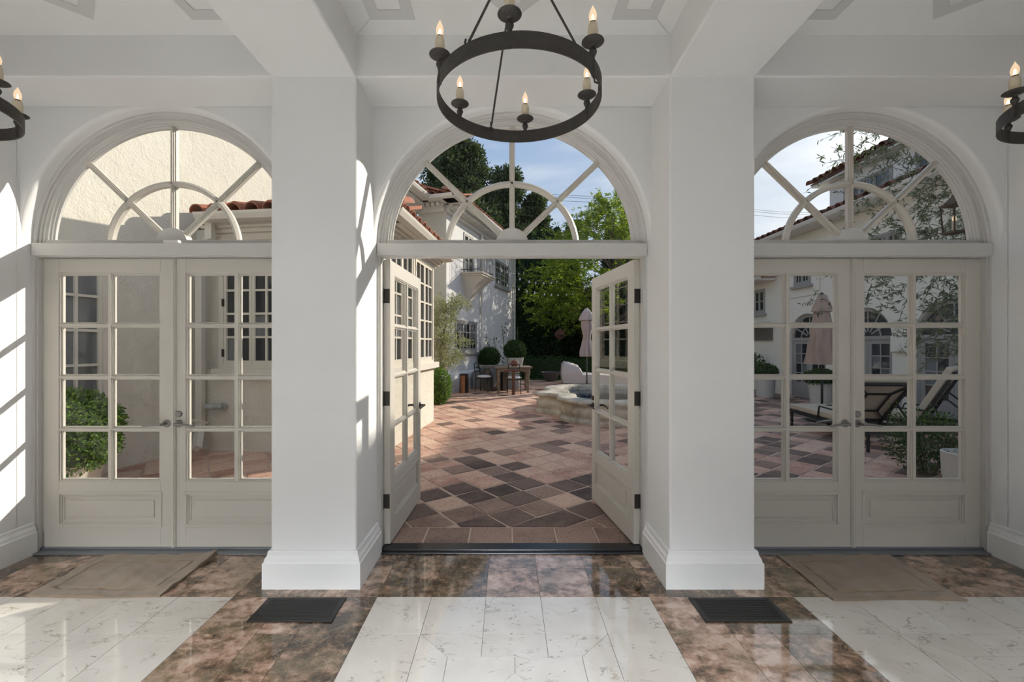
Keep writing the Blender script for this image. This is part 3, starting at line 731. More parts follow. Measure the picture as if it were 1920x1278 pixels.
def doormat(x0, x1, y0, y1, lb, seed, lift):
    rr = random.Random(seed); nx, ny = 90, 66; w_, h_ = x1-x0, y1-y0
    def hgt(u, v_):
        e = min(u*w_, (1-u)*w_, v_*h_, (1-v_)*h_)
        z = 0.010
        z += 0.0055*math.sin(9*u+5*v_+seed)*math.sin(7*v_-3*u)+0.0040*math.sin(26*u-14*v_+seed*2)*math.sin(11*v_+4*u)+0.0014*math.sin(47*u+21*v_)*math.sin(17*v_-9*u+seed)
        if 0.075 < e < 0.090: z -= 0.0075
        if e > 0.090: z += 0.0015
        if e < 0.02: z += 0.0015
        z += lift*max(0, (u-0.55)/0.45)**2*max(0, (v_-0.6)/0.4)**2
        z += 0.5*lift*max(0, (u-0.75)/0.25)*max(0, 1-abs(v_-0.15)/0.2)*0.4
        return max(z, 0.0035)
    vs = []; fs = []
    for j in range(ny+1):
        for i in range(nx+1):
            u, v_ = i/nx, j/ny
            x = -w_/2+u*w_+0.006*math.sin(6*v_+seed); y = -h_/2+v_*h_+0.005*math.sin(7*u+seed)
            vs.append((x, y, hgt(u, v_)))
    nv = len(vs); vs += [(x, y, 0.0008) for x, y, z in vs]
    for j in range(ny):
        for i in range(nx):
            a = j*(nx+1)+i; fs.append((a, a+1, a+nx+2, a+nx+1))
    edge = [i for i in range(nx+1)]+[(j+1)*(nx+1)-1 for j in range(1, ny+1)]+[ny*(nx+1)+i for i in range(nx-1, -1, -1)]+[j*(nx+1) for j in range(ny-1, 0, -1)]
    for a, c in zip(edge, edge[1:]+edge[:1]): fs.append((a, nv+a, nv+c, c))
    fs.append(tuple(nv+e_ for e_ in edge))
    m = MB(); m.add(vs, fs); o = m.build('doormat', 'mat_towel', smooth=True, angle=60); o.location = ((x0+x1)/2, (y0+y1)/2, 0.0)
    tag(o, lb, 'mat', 'bath-style doormats')
doormat(-2.705, -1.955, 2.385, 2.858, 'crumpled brown terry mat before the left doors', 1, 0.03)
doormat(1.815, 2.56, 2.36, 2.855, 'flat dark brown terry mat before the right doors', 4, 0.0)
# ================================================================== TERRACE
gd = MB().box(-30, 40, YX+0.004, 90, -0.3, -0.03).build('ground', 'lawn_soil'); struct(gd)
back = MB().box(-30, 40, -40, ROOM_BACK-0.32, -0.3, -0.06).build('ground_behind', 'mortar'); struct(back)
te = MB().box(-5.2, 8.6, YX+0.006, 17.2, -0.06, -0.007).build('terrace', 'mortar'); struct(te, 'terrace paved with pink and dark volcanic stone')
def clip(poly, f):
    out = []
    for i in range(len(poly)):
        a, c = poly[i-1], poly[i]; fa, fc = f(a), f(c)
        if (fa >= 0) != (fc >= 0): t = fa/(fa-fc); out.append((a[0]+(c[0]-a[0])*t, a[1]+(c[1]-a[1])*t))
        if fc >= 0: out.append(c)
    return out
stones = []
ua, PU, PV = R(36.5), 0.305, 0.285
U = Vector((math.cos(ua), math.sin(ua))); V = Vector((math.sin(ua), -math.cos(ua)))
rp = random.Random(5)
for i in range(-60, 90):
    for j in range(-90, 60):
        c0 = Vector((-0.083, 3.967))+U*PU*i+V*PV*j
        if not (-5.4 < c0.x < 8.8 and 3.0 < c0.y < 17.4): continue
        g = 0.008+rp.uniform(0, 0.005)
        q = [c0+U*g+V*(-PV+g), c0+U*(PU-g)+V*(-PV+g), c0+U*(PU-g)+V*(-g), c0+U*g+V*(-g)]
        q = [(p.x+rp.uniform(-.009, .009), p.y+rp.uniform(-.009, .009)) for p in q]
        for fn in (lambda p: p[1]-3.325, lambda p: 17.15-p[1], lambda p: p[0]+5.15, lambda p: 8.55-p[0]):
            q = clip(q, fn)
            if len(q) < 3: break
        if len(q) < 3: continue
        stones.append((q, i, j))
x = -5.1
k = 0
while x < 8.4:
    w_ = rp.uniform(0.30, 0.345)
    stones.append(([(x+0.006, YX+0.016), (x+w_-0.006, YX+0.016), (x+w_-0.006, 3.312), (x+0.006, 3.312)], 1000, k)); x += w_; k += 1
DARK = {(0, 0), (1, 0), (-1, 0), (0, 1), (-1, -1), (2, 1), (2, 2), (3, 2), (4, 2), (3, 1), (1, 3), (4, 5), (5, 4), (1, -3), (2, -2), (1, -4), (6, 6), (6, 2), (7, 2), (7, 3), (8, 3), (8, 4)}
def stone_tone(q, i, j):
    cy_ = sum(p[1] for p in q)/len(q); cx_ = sum(p[0] for p in q)/len(q)
    if i == 1000: return 'pave_brown'
    if (i, j) in DARK: return 'pave_dark'
    rr = rp.random()
    if cy_ < 3.8: return 'pave_brown' if rr < 0.75 else 'pave_dark'  # near the doors, shade is put into the colour as browner, darker stones
    if cx_ > 2.6: return 'pave_dark' if rr < 0.30 else ('pave_brown' if rr < 0.55 else 'pave_pink')
    if cx_ < -2: return 'pave_pink'
    return 'pave_dark' if rr < 0.07 else ('pave_brown' if rr < 0.18 else 'pave_pink')
def stone_prism(m, q, mi):
    area = sum(q[i-1][0]*q[i][1]-q[i][0]*q[i-1][1] for i in range(len(q)))
    if area < 0: q = q[::-1]
    cx_ = sum(p[0] for p in q)/len(q); cy_ = sum(p[1] for p in q)/len(q); n = len(q)
    zt = rp.uniform(-0.003, 0.002); s_ = 0.955
    top = [(cx_+(p[0]-cx_)*s_, cy_+(p[1]-cy_)*s_, zt) for p in q]; mid = [(p[0], p[1], zt-0.006) for p in q]; bot = [(p[0], p[1], -0.03) for p in q]
    m.add(top+mid+bot, [tuple(range(n))]+[(i, n+i, n+(i+1) % n, (i+1) % n) for i in range(n)]+[(n+i, 2*n+i, 2*n+(i+1) % n, n+(i+1) % n) for i in range(n)], mi)
def seen(q):
    cy_ = sum(p[1] for p in q)/len(q); cx_ = sum(p[0] for p in q)/len(q)
    px = 950+cx_*797/cy_
    return any(a < px < c for a, c in ((85, 515), (715, 1215), (1405, 1815)))
order = sorted(stones, key=lambda s_: (0 if seen(s_[0]) else 100)+sum(p[1] for p in s_[0])/len(s_[0]))
KM = {'pave_pink': 0, 'pave_dark': 1, 'pave_brown': 2}
far = MB()
for n_, (q, i, j) in enumerate(order):
    km = stone_tone(q, i, j)
    if n_ < 300: m = MB(); stone_prism(m, q, 0); m.build('paving_stone', km, te)
    else: stone_prism(far, q, KM[km])
fo = far.build('paving_field', ['pave_pink_far', 'pave_dark_far', 'pave_brown_far'], te); fo['kind'] = 'stuff'

# ================================================================== HOUSES
def wall_block(parent, p, q, z0, z1, mat, thick=0.25, name='wall'):
    """wall whose visible face runs p -> q with the yard on its right-hand side (-n)"""
    p = Vector(p); q = Vector(q); d = (q-p).normalized(); n = Vector((-d.y, d.x))*thick
    return MB().prism([p, q, q+n, p+n], z0, z1).build(name, mat, parent, world=True)
class Face:
    """a frame on a wall: origin p, along d; u along the wall, v outwards, z up"""
    def __init__(s, p, q): s.p = Vector(p); s.d = (Vector(q)-s.p).normalized(); s.n = Vector((s.d.y, -s.d.x))
    def at(s, u, v, z): a = s.p+s.d*u+s.n*v; return Vector((a.x, a.y, z))
    def box(s, m, u0, u1, v0, v1, z0, z1, mi=0):
        P = [s.at(u0, v0, z0), s.at(u1, v0, z0), s.at(u1, v1, z0), s.at(u0, v1, z0)]
        m.ext(P, (0, 0, z1-z0), mi); return m
def casement(parent, F, u0, u1, z0, z1, leaves, cols, rows, mat, glass_='dark_glass', sill=True, proud=0.02, name='casement_window', fw=0.05, hinge=False):
    m = MB(); mw = 0.014
    F.box(m, u0, u0+fw, -0.02, proud+0.012, z0, z1); F.box(m, u1-fw, u1, -0.02, proud+0.012, z0, z1); F.box(m, u0+fw, u1-fw, -0.02, proud+0.012, z1-fw, z1); F.box(m, u0+fw, u1-fw, -0.02, proud+0.012, z0, z0+fw)
    win_panes = []
    lw = (u1-u0-2*fw)/leaves
    for k in range(leaves):
        a, c = u0+fw+k*lw, u0+fw+(k+1)*lw; sw = 0.04
        F.box(m, a+0.002, a+sw, 0, proud, z0+fw, z1-fw); F.box(m, c-sw, c-0.002, 0, proud, z0+fw, z1-fw)
        F.box(m, a+sw, c-sw, 0, proud, z0+fw, z0+fw+0.06); F.box(m, a+sw, c-sw, 0, proud, z1-fw-0.045, z1-fw)
        ga, gc, gz0, gz1 = a+sw, c-sw, z0+fw+0.06, z1-fw-0.045
        for i in range(1, cols): x_ = ga+(gc-ga)*i/cols; F.box(m, x_-mw, x_+mw, 0.0, proud-0.002, gz0, gz1)
        for i in range(1, rows): z_ = gz0+(gz1-gz0)*i/rows; F.box(m, ga, gc, 0.0, proud-0.004, z_-mw, z_+mw)
        for i in range(cols):
            for j in range(rows): win_panes.append((ga+(gc-ga)*i/cols, ga+(gc-ga)*(i+1)/cols, gz0+(gz1-gz0)*j/rows, gz0+(gz1-gz0)*(j+1)/rows))
    wdw = m.build(name, mat, parent, world=True)
    for a, c, e_, f_ in win_panes:
        F.box(MB(), a, c, -0.012, 0.004, e_, f_).build('pane', glass_ if random.random() < 0.72 else 'curtain_glass', wdw, world=True)
    if sill:
        s_ = MB(); F.box(s_, u0-0.08, u1+0.08, -0.02, 0.09, z0-0.07, z0); s_.build('sill', 'stone_sill' if mat == 'ext_sash' else mat, wdw, world=True)
    if hinge:
        for k in range(3):
            z_ = z0+(z1-z0)*(0.12+0.38*k); F.box(MB(), u0+fw-0.015, u0+fw+0.012, proud, proud+0.018, z_-0.05, z_+0.05).build('hinge', 'hinge_bronze', wdw, world=True)
    return wdw
def tile_mesh(name, L, r, mat, n=7, taper=0.85):
    m = MB(); vs = []
    for (y, q) in ((0, r), (L, r*taper)):
        for rr_, in ((q,), (q-0.014,)):
            for j in range(n+1):
                a = PI*j/n; vs.append((rr_*math.cos(a), y, rr_*math.sin(a)))
    k = n+1; fs = []
    for j in range(n):
        fs += [(j, j+1, 2*k+j+1, 2*k+j), (k+j, 3*k+j, 3*k+j+1, k+j+1), (j, k+j, k+j+1, j+1), (2*k+j, 2*k+j+1, 3*k+j+1, 3*k+j)]
    fs += [(0, 2*k, 3*k, k), (n, k+n, 3*k+n, 2*k+n)]
    m.add(vs, fs); me = bpy.data.meshes.new(name); me.from_pydata(m.v, [], m.f); me.materials.append(MATS[mat]); me.polygons.foreach_set('use_smooth', [True]*len(me.polygons)); me.set_sharp_from_angle(angle=R(50))
    return me
TILE = tile_mesh('roof_tile', 0.46, 0.105, 'roof_clay'); TILE_OLD = tile_mesh('roof_tile', 0.46, 0.11, 'roof_clay_old')
def eave(house, roofname, p, q, z, depth, rise, mesh, mat='roof_clay', pitch=0.25, courses=2, soffit=0.42, gut=True, gmat='gutter_white', thick=0.05):
    """roof strip along p -> q (outer eave edge), rising inwards (to the left of p->q)"""
    p = Vector(p); q = Vector(q); d = (q-p).normalized(); n = Vector((-d.y, d.x)); L = (q-p).length
    up = rise/depth
    m = MB(); a, c = p, q; a2, c2 = p+n*depth, q+n*depth
    m.add([(a.x, a.y, z), (c.x, c.y, z), (c2.x, c2.y, z+rise), (a2.x, a2.y, z+rise), (a.x, a.y, z-thick), (c.x, c.y, z-thick), (c2.x, c2.y, z+rise-thick), (a2.x, a2.y, z+rise-thick)],
          [(0, 1, 2, 3), (7, 6, 5, 4), (0, 4, 5, 1), (1, 5, 6, 2), (2, 6, 7, 3), (3, 7, 4, 0)])
    rf = m.build(roofname, 'roof_dark' if mesh is not TILE else 'roof_clay', house, world=True)
    org = house.location; ang = math.atan2(up, 1)
    k = int(L/pitch)
    for i in range(k+1):
        for c_ in range(courses):
            s_ = p+d*(i*pitch+0.02+random.uniform(-0.012, 0.012))+n*(-0.07+c_*0.36); zz = z+0.012+(c_*0.36)*up+0.02*(c_ > 0)
            o = plink('roof_tile', mesh, rf); o.location = (s_.x-org.x, s_.y-org.y, zz-org.z)
            o.rotation_euler = (ang-0.035, random.uniform(-0.04, 0.04), math.atan2(n.y, n.x)-PI/2)
    if soffit:
        m = MB(); i0, i1 = p+n*soffit, q+n*soffit; m.prism([p+n*0.03, q+n*0.03, i1, i0], z-0.10, z-0.055); m.build('soffit', gmat, house, world=True)
    if gut:
        prof = [(-0.10, 0.0), (-0.115, 0.012), (-0.105, -0.02), (-0.07, -0.075), (0.02, -0.095), (0.02, -0.09), (0.02, 0.0)]
        pr = [(-o_, z-0.005+h) for o_, h in prof]
        MB().run([p, q], pr, flip=1).build('gutter', gmat, house, world=True)
    return rf

# ---------- left house
HL = thing('house', 'cream stucco house with clay tile roof left of the terrace', 'house', (-4.2, 8.0, 0))
W1a, W1b = (-4.89, YX+0.01), (-2.64, 12.55)
Wd = (Vector(W1b)-Vector(W1a)).normalized()
def on_w1(y): t = (y-W1a[1])/(W1b[1]-W1a[1]); return (W1a[0]+(W1b[0]-W1a[0])*t, y)
# faces are listed so that the yard is on the right-hand side when walking p -> q
wall_block(HL, W1a, W1b, -0.05, 5.6, 'stucco_cream')
F1 = Face(W1a, W1b)
def u1(y): return (Vector(on_w1(y))-Vector(W1a)).length
Cin, Cout, Cend = (-2.64, 12.70), (-1.77, 12.45), (0.36, 19.3)
wall_block(HL, Cin, Cout, -0.05, 5.55, 'stucco_cream')
wall_block(HL, Cout, Cend, -0.05, 5.6, 'stucco_white', 0.3)
F3 = Face(Cout, Cend)
# sloped plinth of the far wall
m = MB(); m.run([Cout, Cend], [(-0.05, 0), (0.16, 0), (0.15, 0.35), (0.10, 0.52), (0.0, 0.58), (-0.05, 0.58)], flip=1); m.build('plinth', 'stucco_white', HL, world=True)
# big casement near the left doors
casement(HL, F1, u1(3.72), u1(4.76), 0.34, 2.42, 2, 2, 5, 'ext_sash', 'curtain_glass', True, 0.03, fw=0.06, hinge=False)
# far wall windows
def u3(px):
    k = (px-950)/797.0; s_ = (Cend[0]-Cout[0])/(Cend[1]-Cout[1]); y = (Cout[0]-s_*Cout[1])/(k-s_); return (Vector((k*y, y))-Vector(Cout)).length
ua_, ub_ = u3(853), u3(893)
casement(HL, F3, ua_, ub_, 1.17, 2.20, 3, 2, 3, 'grey_sash', 'dark_glass', True, 0.02, fw=0.07)
casement(HL, F3, u3(928), u3(953), 3.75, 4.80, 3, 2, 4, 'grey_sash', 'dark_glass', True, 0.02)
bu0, bu1 = u3(864), u3(864)+1.25
casement(HL, F3, bu0+0.22, bu1-0.22, 3.72, 5.05, 2, 1, 4, 'grey_sash', 'dark_glass', False, 0.02, name='balcony_door')
# balcony on a tapering corbel
m = MB(); F3.box(m, bu0, bu1, -0.02, 0.70, 3.60, 3.72); F3.box(m, bu0-0.03, bu1+0.03, -0.02, 0.73, 3.66, 3.70)
bal = m.build('balcony', 'stone_sill', HL, world=True)
m = MB(); rings = []
for k in range(8):
    t = k/7; w_ = (0.5*(bu1-bu0)-0.02)*(1-t)**1.6+0.05*t; dpt = 0.66*(1-t)**1.7+0.03; z_ = 3.60-1.05*t; uc = (bu0+bu1)/2-0.12*t
    rings.append([F3.at(uc-w_, -0.02, z_), F3.at(uc+w_, -0.02, z_), F3.at(uc+w_*0.92, dpt, z_), F3.at(uc-w_*0.92, dpt, z_)])
vs = [p for r_ in rings for p in r_]; m.add(vs, [(k*4+j, k*4+(j+1) % 4, k*4+4+(j+1) % 4, k*4+4+j) for k in range(7) for j in range(4)]+[(0, 1, 2, 3), (28, 29, 30, 31)])
m.build('corbel', 'stucco_cream', bal, world=True, smooth=True, angle=50)
m = MB()
for zz in (3.80, 4.55):
    m.tube([F3.at(bu0+0.03, 0, zz), F3.at(bu0+0.03, 0.66, zz), F3.at(bu1-0.03, 0.66, zz), F3.at(bu1-0.03, 0, zz)], 0.012, 6)
for k in range(13):
    u_ = bu0+0.03+(bu1-bu0-0.06)*k/12; m.tube([F3.at(u_, 0.66, 3.72), F3.at(u_, 0.66, 4.55)], 0.007, 5)
for k in range(1, 6):
    for u_ in (bu0+0.03, bu1-0.03): m.tube([F3.at(u_, 0.66*k/6, 3.72), F3.at(u_, 0.66*k/6, 4.55)], 0.007, 5)
m.build('railing', 'black_metal', bal, world=True)
for px in (900, 962):
    u_ = u3(px); MB().tube([F3.at(u_, 0.07, 0.1), F3.at(u_, 0.07, 5.3)], 0.045, 8).build('downspout', 'gutter_white', HL, world=True, smooth=True)
# upper eaves with cornice and gutter
off = lambda F, u_, v_: (F.at(u_, v_, 0).x, F.at(u_, v_, 0).y)
e3a, e3b = off(F3, -0.55, 0.52), off(F3, (Vector(Cend)-Vector(Cout)).length+0.3, 0.52)
eave(HL, 'roof', e3a, e3b, 5.62, 1.6, 0.55, TILE, courses=1)
F2 = Face(Cin, Cout)
eave(HL, 'roof', off(F2, -0.05, 0.52), off(F2, 1.35, 0.52), 5.62, 1.6, 0.55, TILE, courses=1)
eave(HL, 'roof', off(F1, 6.5, 0.52), off(F1, u1(12.2)+0.10, 0.52), 5.62, 1.6, 0.55, TILE, courses=1)
for F, a, c in ((F3, 0.02, (Vector(Cend)-Vector(Cout)).length), (F2, 0.05, 0.88), (F1, 6.4, u1(12.5))):
    m = MB(); F.box(m, a, c, -0.01, 0.10, 5.30, 5.40); F.box(m, a, c, -0.01, 0.20, 5.40, 5.52); m.build('cornice', 'gutter_white', HL, world=True)
    k = int((c-a)/0.16)
    for i in range(0, k):
        m = MB(); u_ = a+0.05+i*0.16; F.box(m, u_, u_+0.09, 0.10, 0.34, 5.42, 5.50); m.build('bracket', 'gutter_white', HL, world=True)

# box bay
FL_, FR_, BR_ = (-3.86, 5.72), (-1.62, 5.45), (-1.37, 7.98)
bayw = MB().prism([FL_, FR_, BR_, on_w1(7.98), on_w1(5.80)], -0.05, 1.08).build('bay_base', 'stucco_cream', HL, world=True)
MB().prism([FL_, FR_, BR_, on_w1(7.98), on_w1(5.80)], 2.84, 3.02).build('bay_head', 'ext_trim', HL, world=True)
MB().prism([(p[0]*0.985-0.03, p[1]+0.06) for p in (FL_, FR_, BR_)]+[on_w1(7.9), on_w1(5.9)], 1.05, 2.9).build('bay_wall', 'stucco_cream', HL, world=True)
FF, FRt = Face(FL_, FR_), Face(FR_, BR_)
lf, lr = (Vector(FR_)-Vector(FL_)).length, (Vector(BR_)-Vector(FR_)).length
m = MB(); F = FF; F.box(m, -0.05, lf+0.03, -0.05, 0.09, 1.00, 1.10); FRt.box(m, -0.03, lr+0.06, -0.05, 0.09, 1.00, 1.10); m.build('sill_course', 'ext_trim', HL, world=True)
casement(HL, FF, 0.03, 0.95, 1.10, 2.86, 2, 2, 5, 'ext_sash', 'dark_glass', False, 0.03, hinge=True)
casement(HL, FF, 0.97, 1.89, 1.10, 2.86, 2, 2, 5, 'ext_sash', 'dark_glass', False, 0.03)
for k in range(2):
    a = 0.22+k*1.12; casement(HL, FRt, a, a+1.06, 1.10, 2.86, 2, 2, 5, 'ext_sash', 'dark_glass', False, 0.03, hinge=(k == 1))
m = MB()
for F, a, c in ((FF, -0.02, 0.03), (FF, 1.89, lf), (FRt, 0.0, 0.22), (FRt, 2.40, lr)): F.box(m, a, c, -0.12, 0.0, 1.08, 2.88)
m.build('corner_post', 'ext_trim', HL, world=True)
m = MB()
for v1_, z0_, z1_ in ((0.04, 2.86, 2.90), (0.09, 2.90, 2.95), (0.15, 2.95, 2.99)):
    FF.box(m, -v1_, lf+v1_, -0.05, v1_, z0_, z1_); FRt.box(m, -v1_, lr+v1_, -0.05, v1_, z0_, z1_)
m.build('bay_cornice', 'ext_trim', HL, world=True)
eave(HL, 'bay_roof', off(FF, -0.04, 0.28), off(FF, lf+0.28, 0.28), 3.08, 1.1, 0.38, TILE, courses=2, soffit=0.3, gmat='ext_trim')
eave(HL, 'bay_roof', off(FRt, -0.28, 0.28), off(FRt, lr+0.12, 0.28), 3.08, 1.6, 0.55, TILE, courses=2, soffit=0.3, gmat='ext_trim')
MB().prism([FL_, FR_, BR_, on_w1(7.98), on_w1(5.80)], 2.98, 3.08).build('bay_deck', 'roof_clay', HL, world=True)
# downspout beside the bay with its spout on the paving
a = off(FF, 0.05, 0.22); c = (-4.08, 5.66)
m = MB(); 
for p0, p1 in (((a[0], a[1], 2.98), (a[0], a[1], 2.78)), ((a[0], a[1], 2.80), (c[0], c[1], 2.66)), ((c[0], c[1], 2.68), (c[0], c[1], 0.30)), ((c[0], c[1], 0.34), (c[0]+0.20, c[1]-0.34, 0.12))):
    m.beam(p0, p1, 0.085, 0.075, up=(0, 1, 0.001))
m.build('downspout', 'ext_trim', HL, world=True)

# ---------- right house
HR = thing('house', 'pale yellow stucco house with arched doors right of the terrace', 'house', (8.5, 9.0, 0))
XRW = 7.90
FRW = Face((XRW, 16.5), (XRW, 3.0))          # yard on the right hand when walking towards the camera
def uR(y): return 16.5-y
doorsR = [11.20, 9.39, 7.58, 5.77]; RD = 0.68; ZD = 1.56
m = MB(); n = 20
# wall with arched openings: strips
ys = sorted(doorsR)
z_top = 4.5
segs = []; cur = 3.0
for yc in ys:
    segs.append((cur, yc-RD)); cur = yc+RD
segs.append((cur, 12.45))
for a, c in segs: m.box(XRW, XRW+0.3, a, c, -0.05, z_top)
for yc in ys:
    pts = [(XRW, yc-RD, z_top), (XRW, yc-RD, ZD)]+[(XRW, yc-RD*math.cos(PI*k/n), ZD+RD*math.sin(PI*k/n)) for k in range(1, n)]+[(XRW, yc+RD, ZD), (XRW, yc+RD, z_top)]
    half = len(pts)//2
    for k in range(1, len(pts)-2):
        p0, p1 = pts[k], pts[k+1]; m.ext([p0, p1, (XRW, p1[1], z_top), (XRW, p0[1], z_top)], (0.3, 0, 0)) if abs(p0[1]-p1[1]) > 1e-6 else None
m.build('wall', 'stucco_yellow', HR, world=True)
MB().box(XRW, XRW+0.3, 12.45, 17.0, -0.05, 3.4).build('wing_wall', 'stucco_yellow', HR, world=True)
MB().box(XRW+0.29, XRW+0.35, 3.0, 17.0, -0.05, 3.3).build('dark_backing', 'black_sill', HR, world=True)  # black sheet standing in for the unlit rooms behind the doors
for yc in doorsR:
    y0, y1 = yc-RD, yc+RD; xf = XRW+0.10
    F = Face((xf, y1), (xf, y0)); m = MB(); Wd_ = y1-y0
    # frame, two leaves
    F.box(m, 0, 0.06, -0.05, 0.03, 0, ZD); F.box(m, Wd_-0.06, Wd_, -0.05, 0.03, 0, ZD); F.box(m, 0, Wd_, -0.05, 0.04, ZD-0.03, ZD+0.05)
    panes = []
    for a, c in ((0.06, Wd_/2-0.003), (Wd_/2+0.003, Wd_-0.06)):
        F.box(m, a, a+0.09, 0, 0.02, 0, ZD-0.03); F.box(m, c-0.09, c, 0, 0.02, 0, ZD-0.03); F.box(m, a+0.09, c-0.09, 0, 0.02, ZD-0.12, ZD-0.03); F.box(m, a+0.09, c-0.09, 0, 0.02, 0.0, 0.40)
        F.box(m, a+0.13, c-0.13, 0.02, 0.032, 0.12, 0.30)
        mid = (a+c)/2; F.box(m, mid-0.012, mid+0.012, 0, 0.016, 0.4, ZD-0.12)
        for k in range(1, 4): z_ = 0.4+(ZD-0.52)*k/4; F.box(m, a+0.09, c-0.09, 0, 0.014, z_-0.012, z_+0.012)
        for k in range(4):
            for uu in ((a+0.09, mid), (mid, c-0.09)): panes.append((uu[0], uu[1], 0.4+(ZD-0.52)*k/4, 0.4+(ZD-0.52)*(k+1)/4))
    dr = m.build('arched_door', 'grey_sash', HR, world=True)
    for a, c, e_, f_ in panes: F.box(MB(), a, c, -0.01, 0.003, e_, f_).build('pane', 'dark_glass' if random.random() < 0.55 else 'curtain_glass', dr, world=True)
    # fanlight: rims and spokes in the yz plane
    m = MB()
    def arc(r_, hw, v0, v1, nn=24):
        for k in range(nn):
            a0, a1 = PI*k/nn, PI*(k+1)/nn
            P = [F.at(Wd_/2+q*math.cos(t), v0, ZD+q*math.sin(t)) for q, t in ((r_-hw, a0), (r_+hw, a0), (r_+hw, a1), (r_-hw, a1))]
            m.ext(P, F.at(0, v1, 0)-F.at(0, v0, 0))
    arc(RD-0.04, 0.045, -0.03, 0.03); arc(RD*0.48, 0.016, 0, 0.02)
    for t in (30, 60, 90, 120, 150):
        p0 = F.at(Wd_/2+0.10*math.cos(R(t)), 0.01, ZD+0.05+0.10*math.sin(R(t))); p1 = F.at(Wd_/2+(RD-0.06)*math.cos(R(t)), 0.01, ZD+(RD-0.06)*math.sin(R(t)))
        m.beam(p0, p1, 0.03, 0.02, up=(1, 0, 0))
    fl_ = m.build('fanlight', 'grey_sash', HR, world=True)
    P = [F.at(Wd_/2+(RD-0.05)*math.cos(PI*k/24), -0.01, ZD+0.03+(RD-0.05)*math.sin(PI*k/24)) for k in range(25)]
    MB().ext(P, F.at(0, 0.003, 0)-F.at(0, -0.01, 0)).build('pane', 'dark_glass', fl_, world=True)
# impost blocks between the doors
for yc in (10.295, 8.485, 6.675):
    MB().box(XRW-0.06, XRW+0.02, yc-0.20, yc+0.20, 1.28, 1.60).build('impost', 'stucco_yellow', HR, world=True)
for yc in (11.35, 8.8, 6.4): casement(HR, FRW, uR(yc+0.31), uR(yc-0.31), 3.0, 3.75, 2, 2, 2, 'grey_sash', 'dark_glass', True, 0.02)
casement(HR, FRW, uR(13.55), uR(12.98), 2.38, 3.14, 2, 1, 2, 'grey_sash', 'dark_glass', True, 0.02)
m = MB(); FRW.box(m, uR(11.9), uR(10.7), 0.0, 0.012, 2.70, 2.715); FRW.box(m, uR(10.715), uR(10.70), 0.0, 0.012, 2.715, 3.6); m.build('wall_groove', 'stone_sill', HR, world=True)
m = MB(); FRW.box(m, uR(16.8), uR(12.6), -0.01, 0.35, 1.98, 2.06); FRW.box(m, uR(16.8), uR(12.6), -0.01, 0.06, 1.55, 1.98); 
aw = m.build('awning_beam', 'wood_grey', HR, world=True)
for k in range(14):
    FRW.box(MB(), uR(16.6)+k*0.29, uR(16.6)+k*0.29+0.10, 0.0, 0.42, 2.06, 2.14).build('rafter', 'stucco_yellow', aw, world=True)
eave(HR, 'roof', (7.45, 12.75), (7.45, 3.2), 4.46, 1.9, 0.62, TILE_OLD, courses=1)
eave(HR, 'wing_roof', (7.45, 17.2), (7.45, 12.45), 3.42, 1.9, 0.95, TILE, courses=3)
# upper storey set back
MB().box(9.5, 13.0, 3.0, 12.5, 3.0, 6.25).build('upper_wall', 'stucco_white', HR, world=True)
FU = Face((9.5, 12.5), (9.5, 3.0))
for k in range(4): casement(HR, FU, 0.55+k*2.1, 2.05+k*2.1, 5.08, 5.85, 3, 2, 2, 'grey_sash', 'dark_glass', False, 0.02, name='upper_window')
eave(HR, 'upper_roof', (9.15, 12.8), (9.15, 3.0), 6.22, 2.6, 0.95, TILE_OLD, courses=1, gut=False)
MB().box(9.6, 14.0, 3.0, 16.8, 3.0, 4.2).build('attic_wall', 'stucco_yellow', HR, world=True)
# ================================================================== FOUNTAIN
def quatrefoil(n=160, s=1.0):
    """outline: four round lobes with square shoulders between them"""
    pts = []
    for k in range(n):
        a = 2*PI*k/n
        # distance to union of lobe circles and a centre square
        best = 0
        for q in range(4):
            ca = q*PI/2+PI/4; d0 = 1.10; rad = 0.84
            b_ = d0*math.cos(a-ca); disc = b_*b_-(d0*d0-rad*rad)
            if disc > 0 and b_ > 0: best = max(best, b_+math.sqrt(disc))
        sq = 1.97/(abs(math.cos(a))+abs(math.sin(a)))
        best = max(best, sq)
        pts.append(best)
    return pts
fq = quatrefoil(); FN = len(fq)
FT = thing('fountain', 'low carved stone fountain basin with scalloped rim on the terrace', 'fountain', (2.62, 9.05, 0), R(4))
prof = [(0.06, 0.0), (0.07, 0.05), (0.03, 0.08), (-0.01, 0.10), (0.02, 0.16), (0.035, 0.21), (0.02, 0.27), (-0.03, 0.31), (-0.02, 0.335), (0.04, 0.345), (0.085, 0.365), (0.10, 0.395), (0.085, 0.425), (0.04, 0.435)]
inner = [(-0.22, 0.44), (-0.30, 0.425), (-0.33, 0.39), (-0.34, 0.18)]
def fsweep(pr, closed_top=False):
    m = MB(); vs = []
    for k in range(FN):
        a = 2*PI*k/FN
        for o, z in pr: q = fq[k]+o; vs.append((q*math.cos(a), q*math.sin(a), z))
    kk = len(pr); m.add(vs, [(k*kk+j, ((k+1) % FN)*kk+j, ((k+1) % FN)*kk+j+1, k*kk+j+1) for k in range(FN) for j in range(kk-1)])
    return m
fsweep(prof[:9]).build('basin', 'fountain_stone', FT, smooth=True, angle=60)
fsweep(prof[8:]+inner).build('rim', 'fountain_stone', FT, smooth=True, angle=60)
MB().add([((fq[k]-0.335)*math.cos(2*PI*k/FN), (fq[k]-0.335)*math.sin(2*PI*k/FN), 0.33) for k in range(FN)], [tuple(range(FN))]).build('water_surface', 'water', FT)
